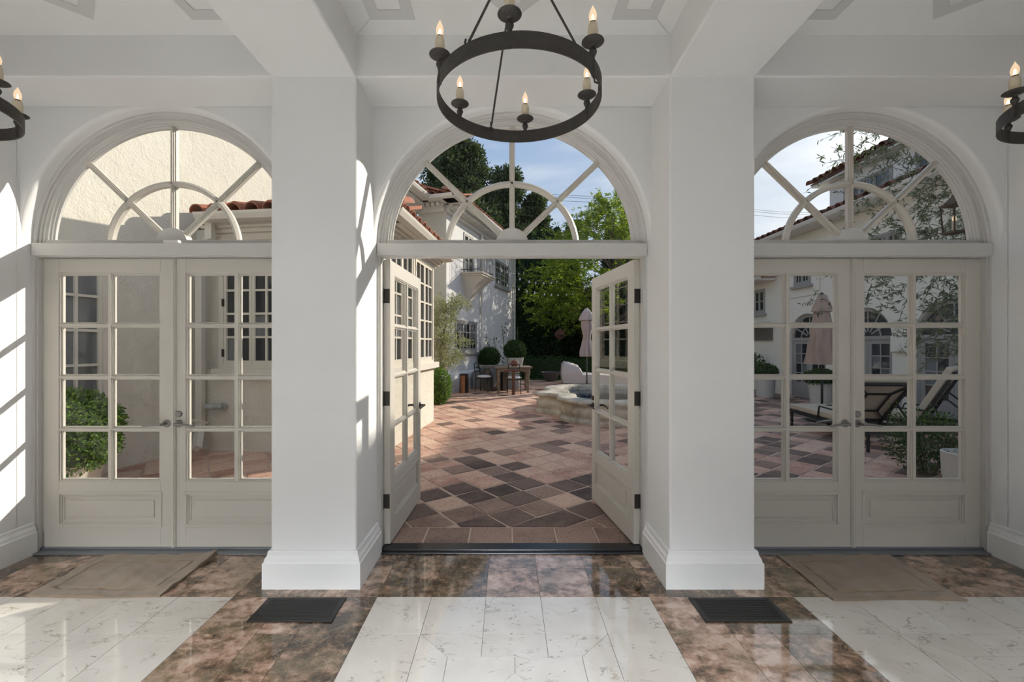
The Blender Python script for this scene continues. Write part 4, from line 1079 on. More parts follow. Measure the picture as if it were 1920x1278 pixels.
for k in range(0, FN, 10):
    m = MB()
    a = 2*PI*k/FN; q = fq[k]; u = Vector((math.cos(a), math.sin(a)))
    m.beam((u.x*(q-0.20), u.y*(q-0.20), 0.436), (u.x*(q+0.06), u.y*(q+0.06), 0.432), 0.012, 0.012)
    m.build('rim_joint', 'planter_grey', FT)

# ================================================================== UMBRELLAS
def umbrella(label, loc, zt, zb, rb, rt, waist, fabric, pole_mat, kind):
    u = thing('patio_umbrella', label, 'umbrella', loc, group='closed patio umbrellas')
    MB().tube([(0, 0, 0.05), (0, 0, zt-0.02)], 0.021, 10).build('pole', pole_mat, u, smooth=True)
    MB().lathe([(0, 0), (0.26, 0), (0.26, 0.04), (0.05, 0.07), (0.03, 0.30), (0, 0.30)], n=20).build('base', pole_mat, u, smooth=True)
    H = zt-zb; pr = []; N = 14
    for k in range(N+1):
        t = k/N; z_ = zb+H*t
        if waist: r_ = rb*float(np.interp(t, [0, 0.10, 0.25, 0.40, 0.50, 0.65, 0.80, 0.90, 1.0], [1.0, 1.0, 0.80, 0.50, 0.66, 0.92, 0.86, 0.58, 0.18]))
        else: r_ = rt+(rb-rt)*(1-t)**0.85
        pr.append((r_, z_))
    fold = lambda a, z: 1+(0.24 if waist else 0.13)*math.cos(8*a+1.5*math.sin(z*6))*(0.25+0.75*min(1, max(0, (zt-z)/H)))+0.07*math.sin(13*a+z*7)
    can = MB().lathe([(0.03, zb+0.12)]+[(pr[0][0]*0.90, zb+0.03)]+pr+[(0.02, zt+0.005)], n=96, mod=fold).build('canopy', fabric, u, smooth=True, angle=80)
    tv = 0.80; k_ = [r_ for r_, z_ in pr]; rv = k_[int(tv*N)]*1.10+0.015
    MB().lathe([(rv*1.16, zb+H*(tv-0.04)), (rv*0.98, zb+H*(tv+0.05)), (rv*0.66, zb+H*(tv+0.13)), (0.05 if waist else rt*1.05, zt+0.012)], n=64, mod=lambda a, z: 1+0.10*math.cos(8*a+0.4)+0.04*math.sin(15*a)).build('top_flap', fabric, can, smooth=True, angle=80)
    if waist:
        MB().ring((0, 0, zb+H*0.42), rb*0.56, 0.016, 32, 6).build('tie', fabric, can, smooth=True)
    MB().lathe([(0, zt), (0.03, zt), (0.032, zt+0.02), (0.012, zt+0.05), (0, zt+0.055)], n=14).build('finial', pole_mat, u, smooth=True)
    return u
umbrella('closed pinkish umbrella tied at the waist, standing behind the fountain', (2.47, 13.1, 0), 2.52, 1.06, 0.185, 0.05, True, 'fabric_pink', 'pole_grey', 0)
umbrella('closed taupe umbrella seen through the right doors beside the loungers', (5.86, 7.9, 0), 2.34, 1.06, 0.25, 0.055, False, 'fabric_taupe', 'black_metal', 1)

# ================================================================== COVERED CHAISE
def covered():
    c = thing('covered_chaise', 'garden chaise under a beige fabric cover behind the fountain', 'chaise', (2.9, 15.6, 0), R(-4))
    prof = [(-0.85, 0.02), (-0.88, 0.35), (-0.86, 0.70), (-0.78, 0.80), (-0.62, 0.78), (-0.46, 0.72), (-0.30, 0.66), (-0.20, 0.52), (-0.12, 0.40), (0.10, 0.38), (0.9, 0.36), (1.35, 0.35), (1.42, 0.25), (1.44, 0.02)]
    ny = 12; vs = []; k = len(prof)
    for j in range(ny+1):
        y = -0.42+0.84*j/ny; e_ = 1-abs(2*j/ny-1)**6*0.12
        for i, (x_, z_) in enumerate(prof): vs.append((x_+0.02*math.sin(9*y+i), y+0.02*math.sin(5*x_+3*z_), max(0.01, z_*e_+0.018*math.sin(13*y+2.1*i))))
    m = MB(); m.add(vs, [(j*k+i, j*k+i+1, (j+1)*k+i+1, (j+1)*k+i) for j in range(ny) for i in range(k-1)]+[tuple(range(k)), tuple(ny*k+i for i in range(k))[::-1], tuple(j*k for j in range(ny+1)), tuple(j*k+k-1 for j in range(ny+1))])
    m.build('cover', 'fabric_cover', c, smooth=True, angle=55)
    m = MB()
    for sx in (-0.7, 1.25):
        for sy in (-0.34, 0.34): m.tube([(sx, sy, 0), (sx, sy, 0.2)], 0.02, 6)
    m.build('feet', 'black_metal', c)
covered()
fb = thing('fire_bowl', 'dark low stone bowl left of the covered chaise', 'bowl', (1.72, 16.6, 0))
MB().lathe([(0, 0.0), (0.18, 0.0), (0.22, 0.10), (0.36, 0.30), (0.40, 0.36), (0.36, 0.36), (0.20, 0.16), (0, 0.14)], n=24).build('bowl', 'pole_grey', fb, smooth=True)

# ================================================================== TABLE GROUP
tb = thing('dining_table', 'weathered plank table with turned legs near the far hedge', 'table', (0.18, 12.9, 0), R(4))
for k in range(3): MB().box(-0.55, 0.55, -0.42+k*0.28+0.003, -0.42+(k+1)*0.28-0.003, 0.72, 0.77).build('plank', 'wood_weathered', tb, bevel=0.006)
MB().box(-0.48, 0.48, -0.35, -0.32, 0.62, 0.72).box(-0.48, 0.48, 0.32, 0.35, 0.62, 0.72).box(-0.48, -0.45, -0.32, 0.32, 0.62, 0.72).box(0.45, 0.48, -0.32, 0.32, 0.62, 0.72).build('apron', 'wood_weathered', tb)
for sx in (-1, 1):
    for sy in (-1, 1):
        MB().lathe([(0, 0), (0.040, 0), (0.045, 0.05), (0.025, 0.08), (0.050, 0.13), (0.034, 0.20), (0.030, 0.26), (0.052, 0.34), (0.036, 0.40), (0.030, 0.46), (0.050, 0.53), (0.045, 0.57), (0.055, 0.58), (0.055, 0.72), (0, 0.72)], (sx*0.44, sy*0.31, 0), 12).build('leg', 'wood_weathered', tb, smooth=True)
jr = thing('clay_jar', 'reddish clay jar with lid on the weathered table', 'jar', (0.24, 12.78, 0.772))
MB().lathe([(0, 0), (0.08, 0), (0.115, 0.05), (0.12, 0.10), (0.10, 0.145), (0.105, 0.155), (0.0, 0.155)], n=20).build('body', 'terracotta', jr, smooth=True)
MB().lathe([(0, 0.156), (0.098, 0.156), (0.085, 0.175), (0.03, 0.185), (0.012, 0.20), (0.022, 0.215), (0, 0.225)], n=18).build('lid', 'terracotta', jr, smooth=True)
st = thing('trestle', 'dark red wooden T-shaped trestle in front of the table', 'trestle', (0.19, 12.05, 0))
MB().box(-0.045, 0.045, -0.05, 0.05, 0, 0.66).build('post', 'wood_red', st); MB().box(-0.26, 0.26, -0.06, 0.06, 0.66, 0.715).build('crossbar', 'wood_red', st, bevel=0.006)
s2 = thing('side_table', 'grey wooden table with block legs behind the weathered table', 'table', (-0.42, 13.35, 0), R(8))
MB().box(-0.45, 0.45, -0.40, 0.40, 0.70, 0.77).build('top', 'wood_grey', s2, bevel=0.006)
for sx in (-0.20, 0.34): MB().box(sx-0.07, sx+0.07, -0.30, 0.30, 0, 0.70).build('leg', 'wood_grey', s2)
def metal_chair(loc, rz, label):
    c = thing('metal_chair', label, 'chair', loc, rz, group='black metal chairs with white cushions')
    for sx in (-1, 1):
        MB().tube([(sx*0.20, -0.20, 0), (sx*0.19, -0.19, 0.42)], 0.012, 6).build('leg', 'black_metal', c)
        MB().tube([(sx*0.20, 0.22, 0), (sx*0.19, 0.19, 0.42), (sx*0.18, 0.23, 0.62), (sx*0.15, 0.27, 0.86)], 0.012, 6).build('leg', 'black_metal', c)
    m = MB()
    for z_, y_ in ((0.60, 0.225), (0.72, 0.25), (0.85, 0.268)): m.tube([(-0.17, y_, z_), (0, y_+0.03, z_+0.01), (0.17, y_, z_)], 0.011, 6)
    m.build('backrest', 'black_metal', c, smooth=True)
    MB().box(-0.20, 0.20, -0.20, 0.20, 0.40, 0.425).build('seat', 'black_metal', c)
    MB().lathe([(0, 0.426), (0.19, 0.43), (0.215, 0.455), (0.20, 0.485), (0.10, 0.50), (0, 0.50)], n=24).build('cushion', 'cushion_white', c, smooth=True)
metal_chair((-0.68, 12.9, 0), R(70), 'black metal chair with white cushion at the left end of the table')
metal_chair((0.22, 12.45, 0), R(178), 'black metal chair with white cushion behind the red trestle')

# copper bin
cb = thing('trash_bin', 'copper and dark metal bin against the white house wall', 'bin', (-1.26, 12.55, 0))
MB().lathe([(0, 0), (0.125, 0), (0.125, 0.52), (0, 0.52)], n=10).build('body', 'copper', cb)
MB().lathe([(0, 0.522), (0.135, 0.522), (0.14, 0.55), (0.125, 0.565), (0.0, 0.57)], n=20).build('lid', 'black_metal', cb, smooth=True)
for k in (0, 3, 5, 8):
    a = 2*PI*(k+0.5)/10; MB().beam((0.128*math.cos(a), 0.128*math.sin(a), 0), (0.128*math.cos(a), 0.128*math.sin(a), 0.52), 0.06, 0.008, up=(math.cos(a), math.sin(a), 0)).build('strip', 'black_metal', cb)

# ================================================================== POTS AND SHRUBS
def ball(parent, c, r, n, leaf, mat, lo=0.78, W=None, name='foliage'):
    p, d = shell(n, c, r, lo)
    bump = 1+0.06*np.sin(9*d[:, :1]+3)*np.cos(8*d[:, 1:2]+1)*np.sin(7*d[:, 2:])
    p = (p-np.array(c))*bump+np.array(c)
    o = leaf_mesh(name, p, leaf, W or leaf*0.55, mat, parent, axis=d, jit=0.7); o['kind'] = 'stuff'
    return o
def core(parent, c, r, mat='leaf_hedge', name='branches'):
    m = MB().lathe([(0.01*r[0], -0.98*r[2])]+[(0.80*r[0]*math.cos(R(t)), 0.80*r[2]*math.sin(R(t))) for t in range(-75, 76, 15)]+[(0.01*r[0], 0.80*r[2])], c, 16)
    return m.build(name, mat, parent, smooth=True)
def potted(name, label, loc, pot, potmat, c, r, n, leaf, lmat, group=None):
    t = thing(name, label, 'plant', loc, group=group)
    MB().lathe(pot, n=28).build('pot', potmat, t, smooth=True)
    core(t, c, r); ball(t, c, r, n, leaf, lmat)
    return t
# big cream planter outside the left doors
pl = thing('potted_boxwood', 'bushy boxwood in a cream planter outside the left doors', 'plant', (-4.14, 3.95, 0), group='potted boxwoods')
MB().lathe([(0, 0), (0.23, 0), (0.25, 0.04), (0.31, 0.34), (0.33, 0.36), (0.33, 0.39), (0.28, 0.39), (0.26, 0.30), (0, 0.30)], n=36).build('pot', 'planter_cream', pl, smooth=True)
for k, (c, r, n) in enumerate((((-0.02, 0.0, 0.66), (0.50, 0.42, 0.36), 9500), ((0.16, -0.05, 0.50), (0.36, 0.32, 0.26), 4000))):
    core(pl, c, r); ball(pl, c, r, n, 0.036, 'leaf_box', 0.70, 0.020)
potted('potted_boxwood', 'dark clipped boxwood ball by the wall, left of the white bowl planter', (-0.60, 14.9, 0), [(0, 0), (0.24, 0), (0.30, 0.30), (0.32, 0.62), (0.28, 0.62), (0.0, 0.56)], 'planter_grey', (0, 0, 0.98), (0.38, 0.38, 0.36), 3500, 0.05, 'leaf_boxdark', 'potted boxwoods')
potted('potted_boxwood', 'clipped boxwood ball in a white bowl planter behind the table', (0.28, 14.6, 0), [(0, 0), (0.20, 0), (0.16, 0.10), (0.15, 0.52), (0.20, 0.62), (0.27, 0.75), (0.31, 0.98), (0.285, 0.98), (0.2, 0.8), (0, 0.78)], 'planter_white', (0, 0, 1.24), (0.38, 0.38, 0.34), 3500, 0.05, 'leaf_boxdark', 'potted boxwoods')
for k, (x_, w_, h_) in enumerate(((-0.80, 0.62, 0.55), (0.05, 0.70, 0.62))):
    t = thing('planter_box', ['grey low concrete planter box by the house wall', 'pale square plinth behind the table chairs'][k], 'planter', (x_, 14.0+k*0.05, 0)); MB().box(-w_/2, w_/2, -0.22, 0.22, 0, h_).build('box', ['planter_grey', 'planter_white'][k], t, bevel=0.01)
    if k == 0: MB().box(-w_/2+0.04, w_/2-0.04, -0.18, 0.18, h_, h_+0.015).build('soil', 'bark', t)
# right side planters by the arched doors
potted('potted_boxwood', 'round boxwood in a tall white pot by the far right wall', (7.12, 11.7, 0), [(0, 0), (0.22, 0), (0.25, 0.55), (0.22, 0.55), (0, 0.5)], 'planter_white', (0, 0, 0.66), (0.31, 0.31, 0.24), 2600, 0.045, 'leaf_boxdark', 'potted boxwoods')
potted('potted_boxwood', 'wide flat boxwood in a white pot behind the taupe umbrella', (7.30, 9.85, 0), [(0, 0), (0.22, 0), (0.26, 0.54), (0.23, 0.54), (0, 0.5)], 'planter_white', (0, 0, 0.66), (0.36, 0.36, 0.19), 2600, 0.045, 'leaf_boxdark', 'potted boxwoods')
potted('potted_boxwood', 'low green boxwood behind the raised lounger back', (7.05, 7.95, 0), [(0, 0), (0.22, 0), (0.26, 0.48), (0.23, 0.48), (0, 0.44)], 'planter_white', (0, 0, 0.62), (0.42, 0.36, 0.22), 2600, 0.045, 'leaf_boxdark', 'potted boxwoods')
t = thing('small_tree', 'thin leafy sapling against the far right wing wall', 'tree', (7.45, 12.9, 0))
MB().tube([(0, 0, 0), (0.02, 0, 0.5), (-0.03, 0.02, 0.95)], [0.02, 0.016, 0.01], 6).build('trunk', 'bark', t)
ball(t, (-0.02, 0, 0.88), (0.34, 0.34, 0.34), 420, 0.09, 'leaf_boxdark', 0.2, 0.05)
# shrub and white cylinder pot close to the right doors
sh = thing('leafy_shrub', 'green leafy shrub close outside the right doors', 'shrub', (4.62, 4.65, 0))
m = MB()
for k in range(9):
    a = rng.uniform(0, 6.28); m.tube([(0.05*math.cos(a), 0.05*math.sin(a), 0), (0.18*math.cos(a), 0.18*math.sin(a), 0.3), (0.26*math.cos(a), 0.26*math.sin(a), 0.62)], [0.008, 0.006, 0.003], 5)
m.build('stems', 'bark', sh); 
p, d = shell(3600, (0, 0, 0.36), (0.44, 0.40, 0.36), 0.3); leaf_mesh('foliage', p, 0.040, 0.017, 'leaf_boxdark', sh, axis=d, jit=0.8)['kind'] = 'stuff'
for k in range(14):
    a = rng.uniform(0, 6.28); r_ = rng.uniform(0.1, 0.36); h_ = rng.uniform(0.68, 0.92); zz = np.linspace(0.5, h_, 14)
    C = np.stack([r_*math.cos(a)+0*zz, r_*math.sin(a)+0*zz, zz], 1); o = leaf_mesh('shoot', C, 0.035, 0.014, 'leaf_box', sh, axis=np.tile([math.cos(a), math.sin(a), 0.4], (14, 1)), jit=0.7); o['kind'] = 'stuff'
wp = thing('planter_pot', 'pale round pot standing in the shrub outside the right doors', 'pot', (4.47, 4.13, 0))
MB().lathe([(0, 0), (0.155, 0), (0.175, 0.18), (0.185, 0.37), (0.168, 0.375), (0.158, 0.30), (0, 0.28)], n=32).build('pot', 'planter_white', wp, smooth=True)
MB().lathe([(0, 0.275), (0.158, 0.28), (0.158, 0.30), (0, 0.30)], n=24).build('soil', 'bark', wp)

# ================================================================== LOUNGERS
def lounger(loc, rz, label, back_ang):
    c = thing('sun_lounger', label, 'lounger', loc, rz, group='iron sun loungers with cream cushions')
    w_ = 0.31; fl_, hy = 1.18, 0.0          # hinge at y=0, foot end at +y
    m = MB()
    for sx in (-1, 1): m.beam((sx*w_, -0.72, 0.27), (sx*w_, fl_, 0.27), 0.035, 0.05)
    for y_ in (-0.70, 0.0, 0.55, fl_-0.02): m.beam((-w_, y_, 0.27), (w_, y_, 0.27), 0.035, 0.04)
    m.build('seat_frame', 'black_metal', c)
    for sx in (-1, 1):
        for y_ in (-0.66, fl_-0.05):
            MB().lathe([(0, 0), (0.020, 0), (0.022, 0.03), (0.016, 0.06), (0.026, 0.11), (0.018, 0.17), (0.030, 0.23), (0.030, 0.27), (0, 0.27)], (sx*w_, y_, 0), 10).build('leg', 'black_metal', c, smooth=True)
    MB().box(-w_-0.01, w_+0.01, 0.02, fl_+0.03, 0.30, 0.39).build('seat_cushion', 'cushion_cream', c, bevel=0.025, seg=3)
    # back: raised about the hinge, leaning to -y
    ca, sa = math.cos(back_ang), math.sin(back_ang); BL = 0.80
    def bp(x_, t, o_): return Vector((x_, -t*ca+o_*sa, 0.30+t*sa+o_*ca))      # o_ above the back plane (towards sitter)
    m = MB()
    for sx in (-1, 1): m.beam(bp(sx*w_, 0, 0), bp(sx*w_, BL, 0), 0.03, 0.035, up=(0, sa, ca))
    for t in (0.02, BL): m.beam(bp(-w_, t, 0), bp(w_, t, 0), 0.03, 0.035, up=(0, sa, ca))
    d_ = [(-0.15, 0.24), (0.15, 0.24), (0.15, 0.60), (-0.15, 0.60)]
    for i in range(4): a, e_ = d_[i], d_[(i+1) % 4]; m.beam(bp(a[0], a[1], 0), bp(e_[0], e_[1], 0), 0.02, 0.02, up=(0, sa, ca))
    for a, e_ in zip(d_, ((-w_, 0.05), (w_, 0.05), (w_, BL-0.03), (-w_, BL-0.03))): m.beam(bp(a[0], a[1], 0), bp(e_[0], e_[1], 0), 0.02, 0.02, up=(0, sa, ca))
    m.build('back_frame', 'black_metal', c)
    m = MB(); m.ext([bp(-w_-0.01, 0.02, 0.022), bp(w_+0.01, 0.02, 0.022), bp(w_+0.01, BL+0.05, 0.022), bp(-w_-0.01, BL+0.05, 0.022)], bp(0, 0, 0.11)-bp(0, 0, 0.022)); m.build('back_cushion', 'cushion_cream', c, bevel=0.025, seg=3)
    m = MB()
    for sx in (-1, 1): m.beam(bp(sx*(w_-0.03), 0.45, -0.02), (sx*(w_-0.03), -0.66, 0.27), 0.02, 0.02)
    for sx in (-1, 1): m.tube([(sx*(w_+0.03), -0.10, 0.29), (sx*(w_+0.04), -0.05, 0.46), (sx*(w_+0.04), 0.30, 0.47), (sx*(w_+0.03), 0.36, 0.28)], 0.014, 6)
    m.build('stay', 'black_metal', c)
lounger((5.16, 6.25, 0), R(-6), 'cream cushioned iron lounger in front, its raised back turned to the doors', R(47))
lounger((6.35, 6.45, 0), R(36), 'cream cushioned iron lounger behind the nearer one, back upright', R(64))

# ================================================================== TREES
def tubetree(parent, pts, r, name='trunk', mat='bark', n=8): return MB().tube(pts, r, n).build(name, mat, parent, smooth=True)
def sprays(centres, rad, per, leaf, W, mat, parent, name='foliage', axis=None, squash=0.7, jit=0.8):
    P = []; D = []
    for c, r_ in zip(centres, rad):
        p, d = shell(per, c, (r_, r_, r_*squash), 0.15); P.append(p); D.append(d)
    P = np.concatenate(P); D = np.concatenate(D)
    o = leaf_mesh(name, P, leaf, W, mat, parent, axis=D if axis is None else D*0.4+np.array(axis), jit=jit); o['kind'] = 'stuff'; return o
# olive by the far house wall
ot = thing('olive_tree', 'pale grey-green olive tree beside the left house bay', 'tree', (-1.72, 11.0, 0))
tubetree(ot, [(0, 0, 0), (0.05, 0.05, 0.7), (0.0, 0.0, 1.3), (0.15, 0, 2.0)], [0.07, 0.05, 0.04, 0.02])
cs = [(rng.normal(0.08, 0.24), rng.normal(0, 0.3), rng.uniform(0.8, 2.65)) for _ in range(54)]
sprays(cs, [rng.uniform(0.16, 0.32) for _ in cs], 150, 0.075, 0.018, 'leaf_olive_pale', ot)
gs = thing('green_shrub', 'low bright green shrub under the pale olive tree', 'shrub', (-1.62, 10.2, 0))
core(gs, (0, 0, 0.40), (0.26, 0.3, 0.42)); ball(gs, (0, 0, 0.42), (0.30, 0.34, 0.46), 2600, 0.05, 'leaf_box', 0.7)
# olive near the right doors
o2 = thing('olive_tree', 'dark olive tree hanging its branches outside the right fanlight', 'tree', (4.98, 4.35, 0))
tubetree(o2, [(0, 0, 0), (-0.05, 0, 0.8), (0.02, 0.02, 1.5), (-0.05, 0.0, 2.2), (-0.15, -0.05, 2.8), (-0.3, -0.1, 3.4)], [0.09, 0.075, 0.06, 0.045, 0.025, 0.01])
P = []; D = []; m = MB()
def twig(c, dr, ln, n_):
    dr = np.array(dr)/np.linalg.norm(dr); t = np.sort(rng.uniform(0, 1, (n_, 1)), 0)
    pts = np.array(c)+dr*t*ln+np.array([0, 0, -0.18])*(t*ln)**2*3
    m.tube([tuple(c), tuple(np.array(c)+dr*ln*0.5+np.array([0, 0, -0.13])*ln*ln), tuple(np.array(c)+dr*ln+np.array([0, 0, -0.54])*ln*ln)], [0.003, 0.0022, 0.001], 4)
    P.append(pts); D.append(np.tile(dr*0.7+np.array([0, 0, -0.25]), (n_, 1))+rng.normal(0, 0.8, (n_, 3)))
for k in range(470):
    z_ = rng.uniform(1.30, 3.75); w_ = rng.random()
    reach = {0: 0.80, 1: 1.62, 2: 1.25, 3: 1.30, 4: 1.75}[int((z_-1.30)/0.49)]
    x_ = -0.12-reach*w_**1.5*0.85
    twig((x_, rng.normal(-0.05, 0.26), z_), (-1.0, rng.normal(0, 0.7), rng.normal(-0.1, 0.8)), rng.uniform(0.16, 0.36), int(rng.uniform(14, 26)))
m.build('branches', 'bark', o2)['kind'] = 'stuff'
leaf_mesh('foliage', np.concatenate(P), 0.055, 0.0125, 'leaf_olive', o2, axis=np.concatenate(D), jit=0.25)['kind'] = 'stuff'
# conifers on the skyline
def conifer(label, loc, z0, z1, rmax, ncl, per, leaf, mat='leaf_pine', lean=0.0, shape=0.5, cl=(1.0, 1.9)):
    t = thing('pine_tree', label, 'tree', loc, group='tall dark pines on the skyline')
    tubetree(t, [(0, 0, 0), (lean*0.5, 0, z1*0.5), (lean, 0, z1*0.94)], [0.5, 0.35, 0.08], n=8)
    cs = []; rs = []
    for k in range(ncl):
        f = rng.random(); z_ = z0+(z1-z0)*f; rr_ = rmax*max(0.02, 1-0.99*f)**0.42*min(1, 0.6+2*f)
        a = rng.uniform(0, 2*PI); q = rr_*math.sqrt(rng.uniform(0.25, 1)); cs.append((lean*f+q*math.cos(a), q*math.sin(a), z_)); rs.append(rng.uniform(*cl))
    sprays(cs, rs, per, leaf, leaf*0.42, mat, t, squash=0.62, jit=0.6)
    return t
def skyx(px, d): return (px-950)*d/797.0
def skyz(py, d): return 1.42+(646-py)*d/797.0
D1 = 42.0
conifer('broad towering pine rising behind the left house roof', (skyx(852, D1), D1, 0), 6.5, skyz(268, D1), 4.7, 165, 620, 0.40, shape=0.55, cl=(1.0, 2.0))
conifer('narrower pine in the middle of the skyline', (skyx(948, D1), D1+2, 0), 5.0, skyz(325, D1+2), 2.6, 80, 560, 0.38, cl=(0.9, 1.6))
conifer('small round topped pine right of the middle fanlight bar', (skyx(1004, D1), D1+4, 0), 7.0, skyz(374, D1+4), 1.9, 44, 560, 0.38, cl=(0.9, 1.4), shape=0.4)
def cypress(label, px, d, ztop, r_, name='cypress_tree', mat='leaf_cypress', n=5200):
    t = thing(name, label, 'tree', (skyx(px, d), d, 0), group='row of dark cypress trees')
    tubetree(t, [(0, 0, 0), (0, 0, ztop*0.85)], [0.14, 0.03], n=6)
    f = rng.random(n)**0.85; z_ = 0.15+(ztop-0.15)*f; rad = r_*np.sqrt(np.clip(1-f, 0.0, 1))*np.clip(0.55+f*2.5, 0, 1)
    a = rng.uniform(0, 2*PI, n); q = rad*np.sqrt(rng.uniform(0.35, 1, n))*(1+0.15*np.sin(3*a+z_*2))
    C = np.stack([q*np.cos(a), q*np.sin(a), z_], 1); ax = np.stack([0.25*np.cos(a), 0.25*np.sin(a), np.ones(n)], 1)
    leaf_mesh('foliage', C, 0.34, 0.12, mat, t, axis=ax, jit=0.28)['kind'] = 'stuff'
for px, d, zt, r_, lb in ((992, 24, 7.5, 0.75, 'leftmost tall dark cypress beside the white house corner'), (1013, 25.5, 8.0, 0.70, 'second dark cypress from the white house corner'), (1030, 27, 8.5, 0.70, 'third dark cypress from the white house corner'), (1045, 28, 8.9, 0.62, 'fourth dark cypress from the white house corner'), (1066, 28.5, 9.1, 0.62, 'slim pointed cypress standing free against the sky'), (1076, 30, 9.0, 0.6, 'cypress just right of the slim pointed one'), (1146, 27, 9.4, 0.85, 'dark cypress half hidden in the bright tree'), (1176, 27.5, 9.9, 0.95, 'rightmost dark cypress behind the bright tree')):
    cypress(lb, px, d, zt, r_)
# bright feathery tree
bt = thing('feathery_tree', 'bright yellow-green feathery tree over the right of the courtyard', 'tree', (5.2, 20.0, 0))
tubetree(bt, [(0, 0, 0), (-0.15, 0, 1.6), (-0.3, 0.1, 3.0), (-0.1, 0, 4.6), (0.2, 0, 6.6)], [0.17, 0.13, 0.10, 0.06, 0.02])
m = MB(); P = []; D = []
def spray(c, dr, ln, n_):
    """one drooping compound twig: leaflets either side of a thin stalk"""
    dr = np.array(dr); t = rng.uniform(0, 1, (n_, 1)); side = np.cross(dr, [0, 0, 1.0]); side /= np.linalg.norm(side)+1e-6
    sg = rng.choice([-1.0, 1.0], (n_, 1)); P.append(np.array(c)+dr*t*ln+np.array([0, 0, -0.35])*(t*ln)**2+rng.normal(0, 0.03, (n_, 3))); D.append(dr*0.5+side*sg)
for k in range(330):
    z_ = rng.uniform(2.7, 8.1); a = rng.uniform(0, 2*PI); top = 1.0 if z_ < 5.4 else max(0.18, 1-(z_-5.4)*0.30)
    q = (rng.uniform(0.15, 1)**0.6)*3.1*top
    c = np.array([q*math.cos(a)*1.08-0.35, q*math.sin(a), z_]); dr = np.array([math.cos(a), math.sin(a), rng.uniform(-0.1, 0.5)])
    if rng.random() < 0.35: m.tube([(-0.2, 0.05, max(1.8, z_-1.3)), (c[0]*0.5-0.1, c[1]*0.5, z_-0.35), tuple(c)], [0.022, 0.014, 0.005], 5)
    for j in range(4): spray(c+rng.normal(0, 0.14, 3), dr+rng.normal(0, 0.55, 3), rng.uniform(0.35, 0.75), 34)
for k in range(40):
    c = np.array([rng.uniform(-4.1, -1.6), rng.uniform(-1.6, 0.8), rng.uniform(2.3, 4.3)])
    if k % 3 == 0: m.tube([(-0.2, 0, 2.5), (c[0]*0.55, c[1]*0.5, c[2]+0.25), tuple(c)], [0.025, 0.015, 0.005], 5)
    for j in range(5): spray(c+rng.normal(0, 0.16, 3), np.array([-0.7, -0.3, 0.1])+rng.normal(0, 0.5, 3), rng.uniform(0.35, 0.7), 34)
m.build('branches', 'bark', bt)
leaf_mesh('foliage', np.concatenate(P), 0.13, 0.050, 'leaf_bright', bt, axis=np.concatenate(D), jit=0.35)['kind'] = 'stuff'
# tall dark hedge and low clipped hedge, lawn
for k, (x0, x1, y, h, lb, mat) in enumerate(((-0.2, 4.0, 23.0, 4.6, 'tall dark hedge behind the cypress trunks', 'leaf_hedge'), (4.0, 9.6, 22.4, 4.2, 'tall dark hedge behind the umbrella', 'leaf_hedge'), (0.6, 2.4, 18.2, 0.85, 'low clipped hedge along the lawn, left part', 'leaf_boxdark'), (2.4, 6.5, 18.2, 0.80, 'low clipped hedge along the lawn, right part', 'leaf_boxdark'), (9.0, 16.0, 21.0, 2.2, 'dark hedge beyond the right house wing', 'leaf_hedge'))):
    t = thing('hedge', lb, 'hedge', ((x0+x1)/2, y, 0)); w_ = (x1-x0)/2
    n_ = int((x1-x0)*h*700); th = 0.35 if h < 1 else 0.8
    MB().box(-w_, w_, -th*0.6, th*0.6, 0, h*0.93).build('branches', 'leaf_hedge', t)
    C = np.stack([rng.uniform(-w_, w_, n_), -th+rng.uniform(-0.10, 0.25, n_)*th*1.6, rng.uniform(0, h, n_)*1.0], 1); C[:, 1] += 0.18*np.sin(C[:, 0]*3.1+C[:, 2]*2.2)*min(1, h/2)
    top = np.stack([rng.uniform(-w_, w_, n_//3), rng.uniform(-th, th, n_//3), h+rng.uniform(-0.1, 0.12, n_//3)*min(1.5, h)], 1)
    leaf_mesh('foliage', np.concatenate([C, top]), 0.15 if h > 1 else 0.06, 0.06 if h > 1 else 0.035, mat, t)['kind'] = 'stuff'
n_ = 24000
C = np.stack([rng.uniform(0.2, 8.5, n_), rng.uniform(17.25, 22, n_), np.full(n_, -0.03)], 1)
lw = leaf_mesh('lawn', C, 0.07, 0.02, 'leaf_grass', None, axis=np.tile([0, 0, 1.0], (n_, 1)), jit=0.35); tag(lw, 'strip of green lawn before the far hedge', 'lawn', kind='stuff')
# wicker ball hanging from the tree
wb_ = thing('wicker_ball', 'brown wicker ball lamp hanging in front of the dark hedge', 'lamp', (2.36, 18.9, 1.88))
m = MB()
for k in range(14):
    ax = Vector(rng.normal(size=3)).normalized(); u = ax.orthogonal().normalized(); v_ = ax.cross(u); off_ = rng.uniform(-0.08, 0.08); rr_ = math.sqrt(0.21**2-off_**2)
    m.tube([ax*off_+(u*math.cos(t)+v_*math.sin(t))*rr_ for t in np.linspace(0, 2*PI, 21)], 0.016, 5, caps=False)
m.build('weave', 'wicker', wb_, smooth=True)
MB().tube([(0, 0, 0.2), (0, 0, 1.5)], 0.006, 5).build('cord', 'wire', wb_)
